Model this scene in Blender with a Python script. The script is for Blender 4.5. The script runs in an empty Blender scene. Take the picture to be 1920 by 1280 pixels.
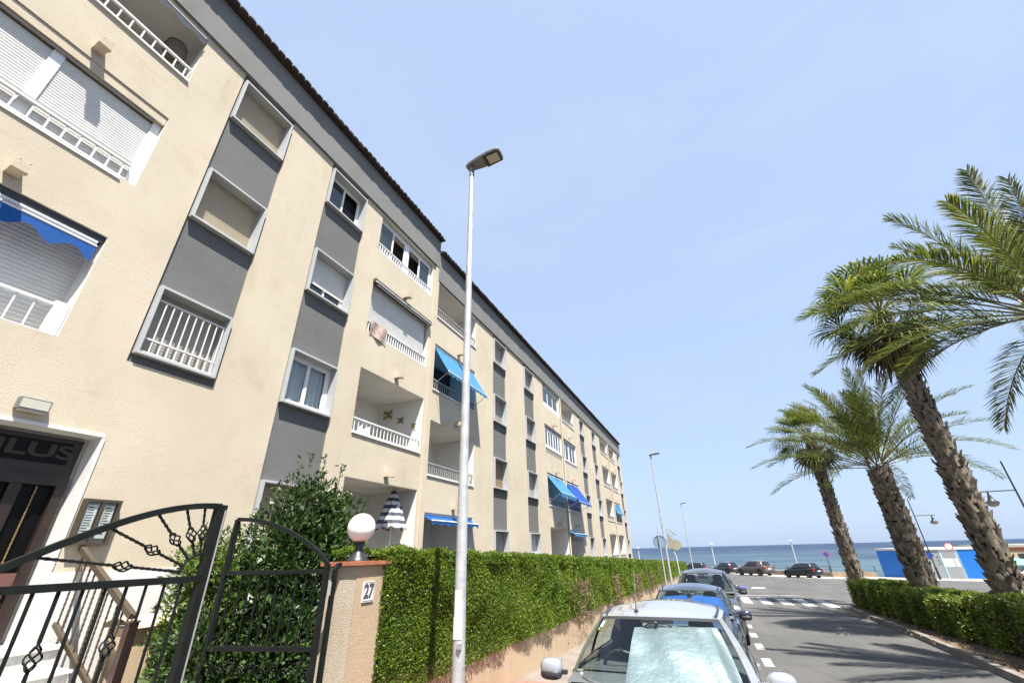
import bpy, bmesh, math, random
import numpy as np
from mathutils import Vector, Matrix
random.seed(7); np.random.seed(7)
SC = bpy.context.scene
COL = SC.collection
R_ = math.radians

# ------------------------------------------------------------------ camera
F_PX, W_PX, H_PX = 791.0, 1920.0, 1280.0
def _cam_ray(px, py): return np.array([(px - 960) / F_PX, -(py - 640) / F_PX, -1.0])
_up = _cam_ray(919.8, -952.0); _up /= np.linalg.norm(_up)
_fy = _cam_ray(1337, 1023.1); _fy -= _up * _fy.dot(_up); _fy /= np.linalg.norm(_fy)
_fx = np.cross(_fy, _up)
RW = np.array([_fx, _fy, _up])                    # world = RW @ camera axes ; eye at the origin
cam_d = bpy.data.cameras.new('camera'); cam = bpy.data.objects.new('camera', cam_d); COL.objects.link(cam)
cam_d.sensor_width = 36.0; cam_d.lens = 36.0 * F_PX / W_PX; cam_d.clip_start = 0.05; cam_d.clip_end = 40000
cam.matrix_world = Matrix([list(RW[0]) + [0], list(RW[1]) + [0], list(RW[2]) + [0], [0, 0, 0, 1]])
SC.camera = cam
def ray(px, py): return RW @ _cam_ray(px, py)
def at_x(px, py, x): w = ray(px, py); return Vector(w * x / w[0])
def at_y(px, py, y): w = ray(px, py); return Vector(w * y / w[1])

# ------------------------------------------------------------------ light
SUN = Vector((1.0, -1.0, 3.0)).normalized()       # towards the sun
world = bpy.data.worlds.new('World'); SC.world = world; world.use_nodes = True
wn = world.node_tree.nodes; wl = world.node_tree.links; wn.clear()
sky = wn.new('ShaderNodeTexSky'); sky.sky_type = 'NISHITA'; sky.sun_disc = False
sky.sun_elevation = math.asin(SUN.z); sky.sun_rotation = math.atan2(SUN.x, SUN.y)
sky.altitude = 0; sky.air_density = 1.0; sky.dust_density = 1.4; sky.ozone_density = 5.0
bgn = wn.new('ShaderNodeBackground'); bgn.inputs['Strength'].default_value = 0.10
out = wn.new('ShaderNodeOutputWorld'); hz = wn.new('ShaderNodeMix'); hz.data_type = 'RGBA'; hz.inputs[0].default_value = .83; hz.inputs[7].default_value = (1.93, 2.43, 3.36, 1)   # even summer haze over the whole sky
wl.new(sky.outputs[0], hz.inputs[6])
wtc = wn.new('ShaderNodeTexCoord'); wmp = wn.new('ShaderNodeMapping'); wmp.inputs['Scale'].default_value = (1.2, 1.2, 3.4); wl.new(wtc.outputs['Generated'], wmp.inputs[0])
wno = wn.new('ShaderNodeTexNoise'); wno.inputs['Scale'].default_value = 2.1; wno.inputs['Detail'].default_value = 7; wno.inputs['Roughness'].default_value = .6; wno.inputs['Distortion'].default_value = .5; wl.new(wmp.outputs[0], wno.inputs['Vector'])
wrp = wn.new('ShaderNodeValToRGB'); wrp.color_ramp.elements[0].position = .50; wrp.color_ramp.elements[0].color = (0, 0, 0, 1); wrp.color_ramp.elements[1].position = .80; wrp.color_ramp.elements[1].color = (.24, .24, .24, 1); wl.new(wno.outputs[0], wrp.inputs[0])
cir = wn.new('ShaderNodeMix'); cir.data_type = 'RGBA'; cir.inputs[7].default_value = (2.7, 2.95, 3.4, 1); wl.new(wrp.outputs[0], cir.inputs[0]); wl.new(hz.outputs[2], cir.inputs[6]); wl.new(cir.outputs[2], bgn.inputs[0])   # thin cirrus
wl.new(bgn.outputs[0], out.inputs[0])
sd = bpy.data.lights.new('sun', 'SUN'); sd.energy = 5.0; sd.angle = R_(0.53); sd.color = (1.0, 0.955, 0.89)
so = bpy.data.objects.new('sun', sd); COL.objects.link(so)
so.rotation_euler = SUN.to_track_quat('Z', 'Y').to_euler(); so.location = (20, -20, 60)
SC.view_settings.view_transform = 'Standard'; SC.view_settings.look = 'None'
SC.view_settings.exposure = 1.57; SC.view_settings.gamma = 1.0
SC.cycles.max_bounces = 8; SC.cycles.diffuse_bounces = 4; SC.cycles.glossy_bounces = 3
SC.cycles.transparent_max_bounces = 12; SC.cycles.caustics_reflective = False; SC.cycles.caustics_refractive = False

def gz(y):                                        # street level, falling towards the sea
    if y < 22: return -1.85 - .031 * y
    if y < 40: return -2.532 - .022 * (y - 22)
    return -2.928 - .017 * (y - 40)
def on_ground(px, py, off=0.0):
    w = ray(px, py); lo, hi = .5, 500.
    for _ in range(60):
        m = (lo + hi) / 2
        if w[2] * m > gz(w[1] * m) + off: lo = m
        else: hi = m
    return Vector(w * lo)

# ------------------------------------------------------------------ helpers
ORG = {}
def tag(o, label=None, cat=None, group=None, kind=None):
    if label: o['label'] = label
    if cat: o['category'] = cat
    if group: o['group'] = group
    if kind: o['kind'] = kind
    return o
def thing(name, loc, label, cat, group=None, rz=0.0):
    o = bpy.data.objects.new(name, None); COL.objects.link(o); o.empty_display_size = .2
    o.location = loc; o.rotation_euler = (0, 0, rz); ORG[o] = Vector(loc)
    return tag(o, label, cat, group)
def link(name, me, parent=None, loc=None, rot=None):
    o = bpy.data.objects.new(name, me); COL.objects.link(o)
    if parent is not None: o.parent = parent; ORG[o] = ORG.get(parent, Vector((0, 0, 0)))
    if loc is not None: o.location = loc
    if rot is not None: o.rotation_euler = rot
    return o
class MB:
    def __init__(s): s.v = []; s.f = []
    def add(s, vs, fs):
        n = len(s.v); s.v += [tuple(p) for p in vs]; s.f += [tuple(i + n for i in f) for f in fs]; return s
    def box(s, x0, x1, y0, y1, z0, z1):
        return s.add([(x0,y0,z0),(x1,y0,z0),(x1,y1,z0),(x0,y1,z0),(x0,y0,z1),(x1,y0,z1),(x1,y1,z1),(x0,y1,z1)],
                     [(0,3,2,1),(4,5,6,7),(0,1,5,4),(1,2,6,5),(2,3,7,6),(3,0,4,7)])
    def quad(s, a, b, c, d): return s.add([a, b, c, d], [(0, 1, 2, 3)])
    def tube(s, pts, rad, n=8, cap=True, flat=1.0):
        pts = [Vector(p) for p in pts]; k = len(pts)
        if not isinstance(rad, (list, tuple)): rad = [rad] * k
        base = len(s.v); t0 = (pts[1] - pts[0]).normalized()
        ref = Vector((0, 0, 1)) if abs(t0.z) < .9 else Vector((1, 0, 0))
        for i, p in enumerate(pts):
            t = (pts[min(i + 1, k - 1)] - pts[max(i - 1, 0)]).normalized()
            a = t.cross(ref)
            if a.length < 1e-5: a = t.cross(Vector((0, 1, 0)))
            a.normalize(); b = a.cross(t)
            for j in range(n):
                an = 2 * math.pi * j / n + (math.pi / 4 if n == 4 else 0)
                s.v.append(tuple(p + (a * math.cos(an) + b * math.sin(an) * flat) * rad[i]))
        for i in range(k - 1):
            for j in range(n):
                j2 = (j + 1) % n
                s.f.append((base + i*n + j, base + i*n + j2, base + (i+1)*n + j2, base + (i+1)*n + j))
        if cap:
            s.f.append(tuple(base + j for j in reversed(range(n))))
            s.f.append(tuple(base + (k-1)*n + j for j in range(n)))
        return s
    def lathe(s, prof, c, n=20, axis='z'):
        base = len(s.v); c = Vector(c)
        for r, h in prof:
            for j in range(n):
                an = 2 * math.pi * j / n; u, w = r * math.cos(an), r * math.sin(an)
                s.v.append(tuple(c + (Vector((u, w, h)) if axis == 'z' else Vector((h, u, w)) if axis == 'x' else Vector((w, h, u)))))
        for i in range(len(prof) - 1):
            for j in range(n):
                j2 = (j + 1) % n
                s.f.append((base + i*n + j, base + i*n + j2, base + (i+1)*n + j2, base + (i+1)*n + j))
        if prof[0][0] > 1e-4: s.f.append(tuple(base + j for j in reversed(range(n))))
        if prof[-1][0] > 1e-4: s.f.append(tuple(base + (len(prof)-1)*n + j for j in range(n)))
        return s
    def grid(s, fn, nu, nv, flip=False):
        base = len(s.v)
        for i in range(nu + 1):
            for j in range(nv + 1): s.v.append(tuple(fn(i / nu, j / nv)))
        for i in range(nu):
            for j in range(nv):
                a = base + i*(nv+1) + j; q = (a, a+1, a+nv+2, a+nv+1)
                s.f.append(q[::-1] if flip else q)
        return s
    def prism(s, poly, h0, h1, axis='z'):
        m = len(poly)
        def P(p, h): return (p[0], p[1], h) if axis == 'z' else (h, p[0], p[1]) if axis == 'x' else (p[0], h, p[1])
        return s.add([P(p, h0) for p in poly] + [P(p, h1) for p in poly],
                     [tuple(reversed(range(m))), tuple(range(m, 2*m))] + [(i, (i+1) % m, m + (i+1) % m, m + i) for i in range(m)])
    def mesh(s, name, mat, off=None, smooth=None):
        me = bpy.data.meshes.new(name)
        v = s.v if off is None else [(a[0]-off[0], a[1]-off[1], a[2]-off[2]) for a in s.v]
        me.from_pydata(v, [], s.f)
        if mat: me.materials.append(mat)
        bm = bmesh.new(); bm.from_mesh(me); bmesh.ops.recalc_face_normals(bm, faces=bm.faces); bm.to_mesh(me); bm.free()
        if smooth is not None:
            me.polygons.foreach_set('use_smooth', [True] * len(me.polygons)); me.set_sharp_from_angle(angle=R_(smooth))
        return me
    def build(s, name, mat, parent=None, smooth=None, local=False, raw=False):
        off = None if (parent is None or local) else ORG.get(parent)
        return link(name, s.mesh(name, mat, off, smooth), parent)
def B(*a): return MB().box(*a)
def struct(name, mb, mat, smooth=None): return tag(mb.build(name, mat, None, smooth), kind='structure')
def np_mesh(name, V, Fq, mat, k=4, smooth=False):
    me = bpy.data.meshes.new(name); n = len(Fq)
    me.vertices.add(len(V)); me.vertices.foreach_set('co', np.ascontiguousarray(V, dtype=np.float32).ravel())
    me.loops.add(n * k); me.loops.foreach_set('vertex_index', np.ascontiguousarray(Fq, dtype=np.int32).ravel())
    me.polygons.add(n); me.polygons.foreach_set('loop_start', np.arange(0, n*k, k, dtype=np.int32))
    if smooth: me.polygons.foreach_set('use_smooth', np.ones(n, dtype=bool))
    me.update(calc_edges=True); me.validate()
    if mat: me.materials.append(mat)
    return me
def leaf_mesh(name, P, N, size, mat, aspect=.4, spread=.9, fold=.12, up=0.0):
    """rhombic leaves: P positions, N rough outward direction, size lengths"""
    n = len(P); rnd = np.random.normal(size=(n, 3))
    D = N + spread * rnd; D[:, 2] += up; D /= np.linalg.norm(D, axis=1)[:, None]
    T = np.cross(D, np.random.normal(size=(n, 3))); T /= np.linalg.norm(T, axis=1)[:, None]
    U = np.cross(D, T); L = np.asarray(size)[:, None]
    a = P; c = P + D * L; m = P + D * L * .45 - U * L * fold
    b = m + T * L * aspect * .5; d = m - T * L * aspect * .5
    V = np.stack([a, b, c, d], axis=1).reshape(-1, 3)
    return np_mesh(name, V, np.arange(4 * n).reshape(n, 4), mat)

# ------------------------------------------------------------------ materials
def nodes_of(name):
    m = bpy.data.materials.new(name); m.use_nodes = True; nt = m.node_tree
    return m, nt, nt.nodes['Principled BSDF']
def noise(nt, scale, detail=4, rough=.55, vec=None, sx=(1, 1, 1)):
    tc = nt.nodes.new('ShaderNodeTexCoord'); mp = nt.nodes.new('ShaderNodeMapping'); mp.inputs['Scale'].default_value = sx
    nt.links.new(tc.outputs[vec or 'Object'], mp.inputs[0])
    n = nt.nodes.new('ShaderNodeTexNoise'); n.inputs['Scale'].default_value = scale
    n.inputs['Detail'].default_value = detail; n.inputs['Roughness'].default_value = rough
    nt.links.new(mp.outputs[0], n.inputs['Vector']); return n
def ramp(nt, src, stops):
    r = nt.nodes.new('ShaderNodeValToRGB'); el = r.color_ramp.elements
    while len(el) < len(stops): el.new(.5)
    for e, (p, c) in zip(el, stops): e.position = p; e.color = (*c, 1) if len(c) == 3 else c
    nt.links.new(src, r.inputs[0]); return r.outputs[0]
def mixc(nt, a, b, fac, mode='MULTIPLY'):
    m = nt.nodes.new('ShaderNodeMix'); m.data_type = 'RGBA'; m.blend_type = mode
    if isinstance(fac, float): m.inputs[0].default_value = fac
    else: nt.links.new(fac, m.inputs[0])
    nt.links.new(a, m.inputs[6]); nt.links.new(b, m.inputs[7]); return m.outputs[2]
def bump(nt, bs, h, strength=.3, dist=.01):
    b = nt.nodes.new('ShaderNodeBump'); b.inputs['Strength'].default_value = strength; b.inputs['Distance'].default_value = dist
    nt.links.new(h, b.inputs['Height']); nt.links.new(b.outputs[0], bs.inputs['Normal'])
def sc3(c, k): return tuple(min(1, x * k) for x in c)
def plain(name, c, rough=.6, metal=0.0, var=.12, scale=3.0, bstr=0.0, bscale=60, coat=0.0, spec=.5):
    m, nt, bs = nodes_of(name)
    n = noise(nt, scale, 5); col = ramp(nt, n.outputs[0], [(.3, sc3(c, 1 - var)), (.7, sc3(c, 1 + var * .6))])
    nt.links.new(col, bs.inputs['Base Color']); bs.inputs['Roughness'].default_value = rough
    bs.inputs['Metallic'].default_value = metal; bs.inputs['Coat Weight'].default_value = coat; bs.inputs['Coat Roughness'].default_value = .04
    bs.inputs['Specular IOR Level'].default_value = spec
    if bstr: bump(nt, bs, noise(nt, bscale, 3).outputs[0], bstr, .01)
    return m
def stucco(name, c, dirt=(.62, .56, .48), grain=70, bstr=.55, streak=True, amt=.38):
    m, nt, bs = nodes_of(name); bs.inputs['Roughness'].default_value = .9; bs.inputs['Specular IOR Level'].default_value = .15
    fine = noise(nt, grain, 3, .7); col = ramp(nt, fine.outputs[0], [(.3, sc3(c, .84)), (.62, sc3(c, 1.05))])
    big = noise(nt, .55, 6, .6); t = ramp(nt, big.outputs[0], [(.36, (.90, .89, .87)), (.6, (1, 1, 1))])
    col = mixc(nt, col, t, .8)
    sm = noise(nt, 1.5, 7, .65, sx=(1, 1, .7)); ts = ramp(nt, sm.outputs[0], [(.30, (.84, .80, .74)), (.46, (1, 1, 1))]); col = mixc(nt, col, ts, .45)
    cr_ = noise(nt, .9, 8, .7, sx=(1, .12, 1)); wv_ = nt.nodes.new('ShaderNodeMath'); wv_.operation = 'SUBTRACT'; wv_.inputs[1].default_value = .5; nt.links.new(cr_.outputs[0], wv_.inputs[0]); ab_ = nt.nodes.new('ShaderNodeMath'); ab_.operation = 'ABSOLUTE'; nt.links.new(wv_.outputs[0], ab_.inputs[0]); tcr = ramp(nt, ab_.outputs[0], [(0, (.80, .77, .73)), (.0025, (1, 1, 1))]); col = mixc(nt, col, tcr, .6)
    if streak:
        st = noise(nt, 2.6, 5, .6, sx=(1, 1.0, .13)); st2 = noise(nt, .8, 3, .5)
        k = ramp(nt, st.outputs[0], [(.5, (0, 0, 0)), (.78, (amt, amt, amt))]); k2 = ramp(nt, st2.outputs[0], [(.45, (0, 0, 0)), (.65, (1, 1, 1))])
        kk = mixc(nt, k, k2, 1.0); d = nt.nodes.new('ShaderNodeRGB'); d.outputs[0].default_value = (*dirt, 1)
        mm = mixc(nt, col, d.outputs[0], 1.0); col = mixc(nt, col, mm, kk, 'MIX')
    nt.links.new(col, bs.inputs['Base Color']); bump(nt, bs, fine.outputs[0], bstr, .012); return m
def leafmat(name, c1, c2, c3, rough=.45, trans=.35, spec=.4):
    m, nt, bs = nodes_of(name); g = nt.nodes.new('ShaderNodeNewGeometry')
    col = ramp(nt, g.outputs['Random Per Island'], [(0, c1), (.55, c2), (1, c3)])
    n = noise(nt, 1.3, 4); t = ramp(nt, n.outputs[0], [(.35, (.72, .78, .7)), (.65, (1.12, 1.08, 1.0))]); col = mixc(nt, col, t, .9)
    nt.links.new(col, bs.inputs['Base Color']); bs.inputs['Roughness'].default_value = rough; bs.inputs['Specular IOR Level'].default_value = spec
    tr = nt.nodes.new('ShaderNodeBsdfTranslucent'); br = nt.nodes.new('ShaderNodeMix'); br.data_type = 'RGBA'; br.blend_type = 'MULTIPLY'
    br.inputs[0].default_value = 1; nt.links.new(col, br.inputs[6]); br.inputs[7].default_value = (1.2, 1.25, .5, 1)
    nt.links.new(br.outputs[2], tr.inputs[0]); mx = nt.nodes.new('ShaderNodeMixShader'); mx.inputs[0].default_value = trans
    nt.links.new(bs.outputs[0], mx.inputs[1]); nt.links.new(tr.outputs[0], mx.inputs[2])
    nt.links.new(mx.outputs[0], nt.nodes['Material Output'].inputs[0]); return m
def canvas(name, c):
    m = plain(name, c, .8, var=.12, scale=4); nt = m.node_tree; bs = nt.nodes['Principled BSDF']; src = bs.inputs['Base Color'].links[0].from_socket
    tr = nt.nodes.new('ShaderNodeBsdfTranslucent'); nt.links.new(src, tr.inputs[0]); mx = nt.nodes.new('ShaderNodeMixShader'); mx.inputs[0].default_value = .45
    nt.links.new(bs.outputs[0], mx.inputs[1]); nt.links.new(tr.outputs[0], mx.inputs[2]); nt.links.new(mx.outputs[0], nt.nodes['Material Output'].inputs[0]); return m
def clear_glass(name, tint, base=.05, ior=1.5):
    m, nt, bs = nodes_of(name); nt.nodes.remove(bs)
    t = nt.nodes.new('ShaderNodeBsdfTransparent'); t.inputs[0].default_value = (*tint, 1)
    g = nt.nodes.new('ShaderNodeBsdfGlossy'); g.inputs['Roughness'].default_value = .02
    ge = nt.nodes.new('ShaderNodeNewGeometry'); dt = nt.nodes.new('ShaderNodeVectorMath'); dt.operation = 'DOT_PRODUCT'; nt.links.new(ge.outputs['Incoming'], dt.inputs[0]); nt.links.new(ge.outputs['Normal'], dt.inputs[1])
    def mth(op, x, y=None):
        n = nt.nodes.new('ShaderNodeMath'); n.operation = op
        for i, v in enumerate((x, y)):
            if v is None: continue
            if isinstance(v, (int, float)): n.inputs[i].default_value = v
            else: nt.links.new(v, n.inputs[i])
        return n.outputs[0]
    r5 = mth('POWER', mth('SUBTRACT', 1.0, mth('ABSOLUTE', dt.outputs['Value'])), 5.0)      # Schlick reflectance of a thin pane
    fac_ = mth('MINIMUM', mth('ADD', mth('MULTIPLY', r5, .9), .04 + base), 1.0)
    mx = nt.nodes.new('ShaderNodeMixShader'); nt.links.new(fac_, mx.inputs[0]); nt.links.new(t.outputs[0], mx.inputs[1]); nt.links.new(g.outputs[0], mx.inputs[2])
    nt.links.new(mx.outputs[0], nt.nodes['Material Output'].inputs[0]); return m
M = {}
M['cream'] = stucco('cream_stucco', (.52, .455, .352))
M['grey'] = stucco('grey_stucco', (.138, .14, .137), grain=55, bstr=.4, amt=.25)
M['fascia'] = stucco('grey_fascia', (.185, .188, .182), grain=55, bstr=.35, amt=.3)
M['frame'] = plain('window_surround_paint', (.36, .37, .37), .6, var=.06, bstr=.1)
M['white_wall'] = stucco('white_balcony_paint', (.70, .68, .64), grain=50, bstr=.2, amt=.25)
M['bracket'] = stucco('bracket_stucco', (.50, .43, .33), grain=60, bstr=.3, amt=.3)
M['pvc'] = plain('white_pvc', (.72, .72, .71), .35, var=.03)
M['white_metal'] = plain('white_painted_metal', (.62, .62, .61), .45, var=.07)
M['grey_metal'] = plain('grey_painted_metal', (.28, .27, .26), .5, var=.1)
M['shut_white'] = plain('white_shutter', (.60, .595, .57), .5, var=.05)
M['shut_beige'] = plain('beige_shutter', (.40, .335, .24), .55, var=.06)
M['shut_grey'] = plain('grey_beige_shutter', (.33, .31, .275), .55, var=.06)
M['shut_brown'] = plain('brown_shutter', (.26, .18, .11), .55, var=.1)
M['dark'] = plain('painted_shade', (.02, .02, .02), .8, var=.2)  # near-black colour standing in for shade in rooms and recesses
M['pane'] = plain('window_glass', (.02, .03, .034), .04, var=.5, scale=.8, spec=.8)
M['cglass'] = clear_glass('clear_glass', (.93, .95, .94), 0.0)
M['curtain'] = plain('pale_curtain', (.46, .49, .52), .8, var=.1)
M['tile'] = plain('roof_clay', (.04, .026, .021), .85, var=.45, scale=7)
M['blue'] = canvas('blue_canvas', (.012, .115, .42))
M['navy'] = plain('navy_canvas', (.008, .018, .035), .8, var=.1)
M['sky_blue'] = canvas('faded_blue_canvas', (.07, .27, .55))
M['mid_blue'] = canvas('royal_blue_canvas', (.02, .095, .42))
M['marble'] = plain('white_marble', (.60, .59, .565), .35, var=.12, scale=2.2)
M['speck'] = plain('terrazzo_step', (.45, .44, .41), .5, var=.25, scale=18)
M['door_wood'] = plain('dark_door_wood', (.016, .008, .005), .45, var=.35, scale=5)
M['red_wood'] = plain('reddish_door_panel', (.13, .06, .05), .5, var=.2)
M['gold'] = plain('brass_rod', (.22, .15, .06), .4, .5, var=.2, scale=40)
M['frame_brown'] = plain('notice_frame_brown', (.055, .042, .026), .5, var=.2)
M['paper'] = plain('paper', (.75, .74, .68), .8, var=.04)
M['ink'] = plain('ink', (.05, .05, .055), .8, var=.1)
M['iron'] = plain('dark_green_iron', (.008, .010, .009), .6, 0, var=.25, scale=9, spec=.15)
M['rail_tan'] = plain('tan_handrail', (.05, .036, .02), .55, 0, var=.15)
M['newel'] = plain('oxblood_newel', (.03, .008, .007), .4, var=.2)
M['galv'] = plain('galvanised_steel', (.46, .465, .46), .5, .4, var=.22, scale=9)
M['lamp_head'] = plain('lamp_head_grey', (.15, .155, .15), .5, .2, var=.12)
M['lamp_lens'] = plain('lamp_lens', (.42, .40, .33), .25, var=.06)
M['black'] = plain('black_plastic', (.018, .018, .019), .4, var=.15)
M['globe'] = plain('opal_globe', (.80, .79, .77), .25, var=.03)
M['pil_light'] = stucco('pebble_pillar_face', (.46, .40, .31), grain=110, bstr=.9, amt=.25)
M['pillar'] = stucco('pillar_stucco', (.43, .335, .225), grain=95, bstr=.7, amt=.6, dirt=(.6, .5, .42))
M['terracotta'] = plain('terracotta_cap', (.32, .11, .055), .7, var=.22, scale=9)
M['lowwall'] = stucco('peach_wall', (.47, .365, .25), grain=60, bstr=.4, amt=.6, dirt=(.62, .5, .42))
M['ceramic'] = plain('white_glazed_tile', (.66, .66, .64), .15, var=.04)
M['letter_gold'] = plain('gilt_letter', (.022, .02, .013), .7, var=.1)

def text_mesh(txt, mat, size, depth=.004, offset=0.0):
    c = bpy.data.curves.new('lettering', 'FONT'); c.body = txt; c.size = size; c.extrude = depth; c.offset = offset
    c.align_x = 'CENTER'; c.align_y = 'CENTER'
    o = bpy.data.objects.new('tmp_text', c); COL.objects.link(o); dg = bpy.context.evaluated_depsgraph_get()
    me = bpy.data.meshes.new_from_object(o.evaluated_get(dg)); bpy.data.objects.remove(o); bpy.data.curves.remove(c)
    me.name = 'lettering'; me.materials.clear(); me.materials.append(mat); return me
# ------------------------------------------------------------------ setting: land, road, sea
def asphalt():
    m, nt, bs = nodes_of('asphalt'); fine = noise(nt, 130, 3, .8); c = ramp(nt, fine.outputs[0], [(.3, (.046, .045, .043)), (.7, (.098, .095, .089))])
    big = noise(nt, .35, 6, .62); t = ramp(nt, big.outputs[0], [(.35, (.78, .78, .78)), (.65, (1.12, 1.11, 1.08))]); c = mixc(nt, c, t, 1.0)
    lane = noise(nt, .9, 4, .5, sx=(1.6, .12, 1)); t2 = ramp(nt, lane.outputs[0], [(.42, (.86, .86, .86)), (.6, (1.05, 1.05, 1.05))]); c = mixc(nt, c, t2, .9)
    sp_ = noise(nt, 1.7, 6, .7); t3 = ramp(nt, sp_.outputs[0], [(.27, (.55, .55, .55)), (.36, (1, 1, 1))]); c = mixc(nt, c, t3, .9)
    vo = nt.nodes.new('ShaderNodeTexVoronoi'); vo.feature = 'DISTANCE_TO_EDGE'; vo.inputs['Scale'].default_value = .33; tcv = nt.nodes.new('ShaderNodeTexCoord'); wob = noise(nt, 1.2, 4); mxv = nt.nodes.new('ShaderNodeMix'); mxv.data_type = 'RGBA'; mxv.inputs[0].default_value = .35; nt.links.new(tcv.outputs['Object'], mxv.inputs[6]); nt.links.new(wob.outputs['Color'], mxv.inputs[7]); nt.links.new(mxv.outputs[2], vo.inputs['Vector'])
    t4 = ramp(nt, vo.outputs['Distance'], [(.0, (.55, .55, .55)), (.006, (1, 1, 1))]); c = mixc(nt, c, t4, .7)
    nt.links.new(c, bs.inputs['Base Color']); bs.inputs['Roughness'].default_value = .85; bump(nt, bs, fine.outputs[0], .5, .01); return m
M['asphalt'] = asphalt()
def sea_mat():
    m, nt, bs = nodes_of('sea_water'); tc = nt.nodes.new('ShaderNodeTexCoord'); sp = nt.nodes.new('ShaderNodeSeparateXYZ'); nt.links.new(tc.outputs['Object'], sp.inputs[0])
    mr = nt.nodes.new('ShaderNodeMapRange'); mr.inputs[1].default_value = 90; mr.inputs[2].default_value = 900; nt.links.new(sp.outputs[1], mr.inputs[0])
    c = ramp(nt, mr.outputs[0], [(0, (.062, .100, .118)), (.25, (.042, .070, .098)), (1, (.020, .036, .068))])
    n = noise(nt, .05, 5, .6, sx=(.35, 1, 1)); t = ramp(nt, n.outputs[0], [(.38, (.62, .70, .76)), (.62, (1.35, 1.28, 1.2))]); c = mixc(nt, c, t, 1.0)
    w = noise(nt, .5, 6, .7, sx=(.3, .9, 1)); k = ramp(nt, w.outputs[0], [(.755, (0, 0, 0)), (.80, (.8, .8, .8))])
    foam = nt.nodes.new('ShaderNodeRGB'); foam.outputs[0].default_value = (.5, .53, .54, 1); c = mixc(nt, c, foam.outputs[0], k, 'MIX')
    nt.links.new(c, bs.inputs['Base Color']); bs.inputs['Roughness'].default_value = .45; bs.inputs['Specular IOR Level'].default_value = .12
    wv = noise(nt, .35, 7, .65, sx=(.45, 1.2, 1)); bump(nt, bs, wv.outputs[0], 1.0, 1.6); return m
M['sea'] = sea_mat()
M['paving'] = plain('pale_paving', (.30, .28, .25), .85, var=.18, scale=1.2, bstr=.2, bscale=40)
M['redtile'] = plain('red_pavement_tile', (.26, .12, .09), .8, var=.25, scale=6)
M['grout'] = plain('tile_grout', (.18, .15, .125), .9, var=.2)
M['kerb'] = plain('kerb_concrete', (.17, .155, .135), .85, var=.3, scale=5, bstr=.3)
def worn_paint():
    m, nt, bs = nodes_of('worn_road_paint'); bs.inputs['Roughness'].default_value = .8; n = noise(nt, 9, 8, .75); n2 = noise(nt, 1.1, 4, .6)
    a = nt.nodes.new('ShaderNodeMath'); a.operation = 'ADD'; nt.links.new(n.outputs[0], a.inputs[0]); nt.links.new(n2.outputs[0], a.inputs[1])
    nt.links.new(ramp(nt, a.outputs[0], [(.40, (.085, .083, .08)), (.47, (.28, .28, .27)), (.60, (.44, .44, .43))]), bs.inputs['Base Color'])
    a.operation = 'MULTIPLY_ADD'; a.inputs[1].default_value = .5
    h = nt.nodes.new('ShaderNodeMath'); h.operation = 'MULTIPLY'; h.inputs[1].default_value = .5; nt.links.new(n2.outputs[0], h.inputs[0]); 
    for l in list(a.inputs[1].links): nt.links.remove(l)
    nt.links.new(h.outputs[0], a.inputs[2]); return m
M['paint'] = worn_paint()
M['soil'] = plain('dry_soil', (.10, .066, .042), .95, var=.5, scale=7, bstr=.8, bscale=30)
M['garden'] = plain('garden_soil', (.08, .06, .04), .95, var=.4, scale=5, bstr=.6, bscale=20)
M['sand'] = plain('sand', (.36, .30, .21), .9, var=.15, scale=.3)
EDGE = [(-90, 106), (-12, 89.5), (2.8, 78.8), (7.3, 71), (12, 63.8), (16, 63.8), (24, 66), (60, 66), (220, 50)]
def interp(tab, x):
    for (a, b), (c, d) in zip(tab, tab[1:]):
        if x <= c: return b + (d - b) * max(0, (x - a)) / (c - a)
    return tab[-1][1]
xs = [-90, -60, -40, -25, -12, -8, -3.6, -1.8, 0, 2.8, 5, 7.3, 9, 12, 14, 16, 20, 24, 32, 45, 60, 100, 220]
m = MB(); ny = 70
for x in xs:
    e = interp(EDGE, x)
    for j in range(ny + 1): y = -60 + (e + 60) * j / ny; m.v.append((x, y, gz(y)))
for i in range(len(xs) - 1):
    for j in range(ny): a = i*(ny+1) + j; m.f.append((a, a+ny+1, a+ny+2, a+1))
road = struct('road', m, M['asphalt'])
m = MB()
for (a, b), (c, d) in zip(EDGE, EDGE[1:]): m.quad((a, b, gz(b)), (c, d, gz(d)), (c, d + .6, -6.4), (a, b + .6, -6.4))
struct('sea_wall', m, M['paving'])
m = MB()
for (a, b), (c, d) in zip(EDGE, EDGE[1:]): m.quad((a, b + .4, -5.6), (c, d + .4, -5.6), (c, d + 26, -6.7), (a, b + 26, -6.7))
struct('beach', m, M['sand'])
struct('sea', MB().quad((-16000, 40, -6.5), (16000, 40, -6.5), (16000, 22000, -6.5), (-16000, 22000, -6.5)), M['sea'])
# pale paving along the front
KERB = [(-12, 80), (.8, 74.6), (4.6, 66.5), (8.6, 58.4), (14.5, 56.8), (19, 53.4), (40, 47)]
m = MB()
for (a, b), (c, d) in zip(KERB, KERB[1:]):
    n = 4
    for k in range(n):
        u0, u1 = k / n, (k + 1) / n; x0, y0 = a + (c-a)*u0, b + (d-b)*u0; x1, y1 = a + (c-a)*u1, b + (d-b)*u1
        m.quad((x0, y0, gz(y0) + .006), (x1, y1, gz(y1) + .006), (x1, interp(EDGE, x1) - .05, gz(interp(EDGE, x1)) + .006), (x0, interp(EDGE, x0) - .05, gz(interp(EDGE, x0)) + .006))
struct('promenade_paving', m, M['paving'])
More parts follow.
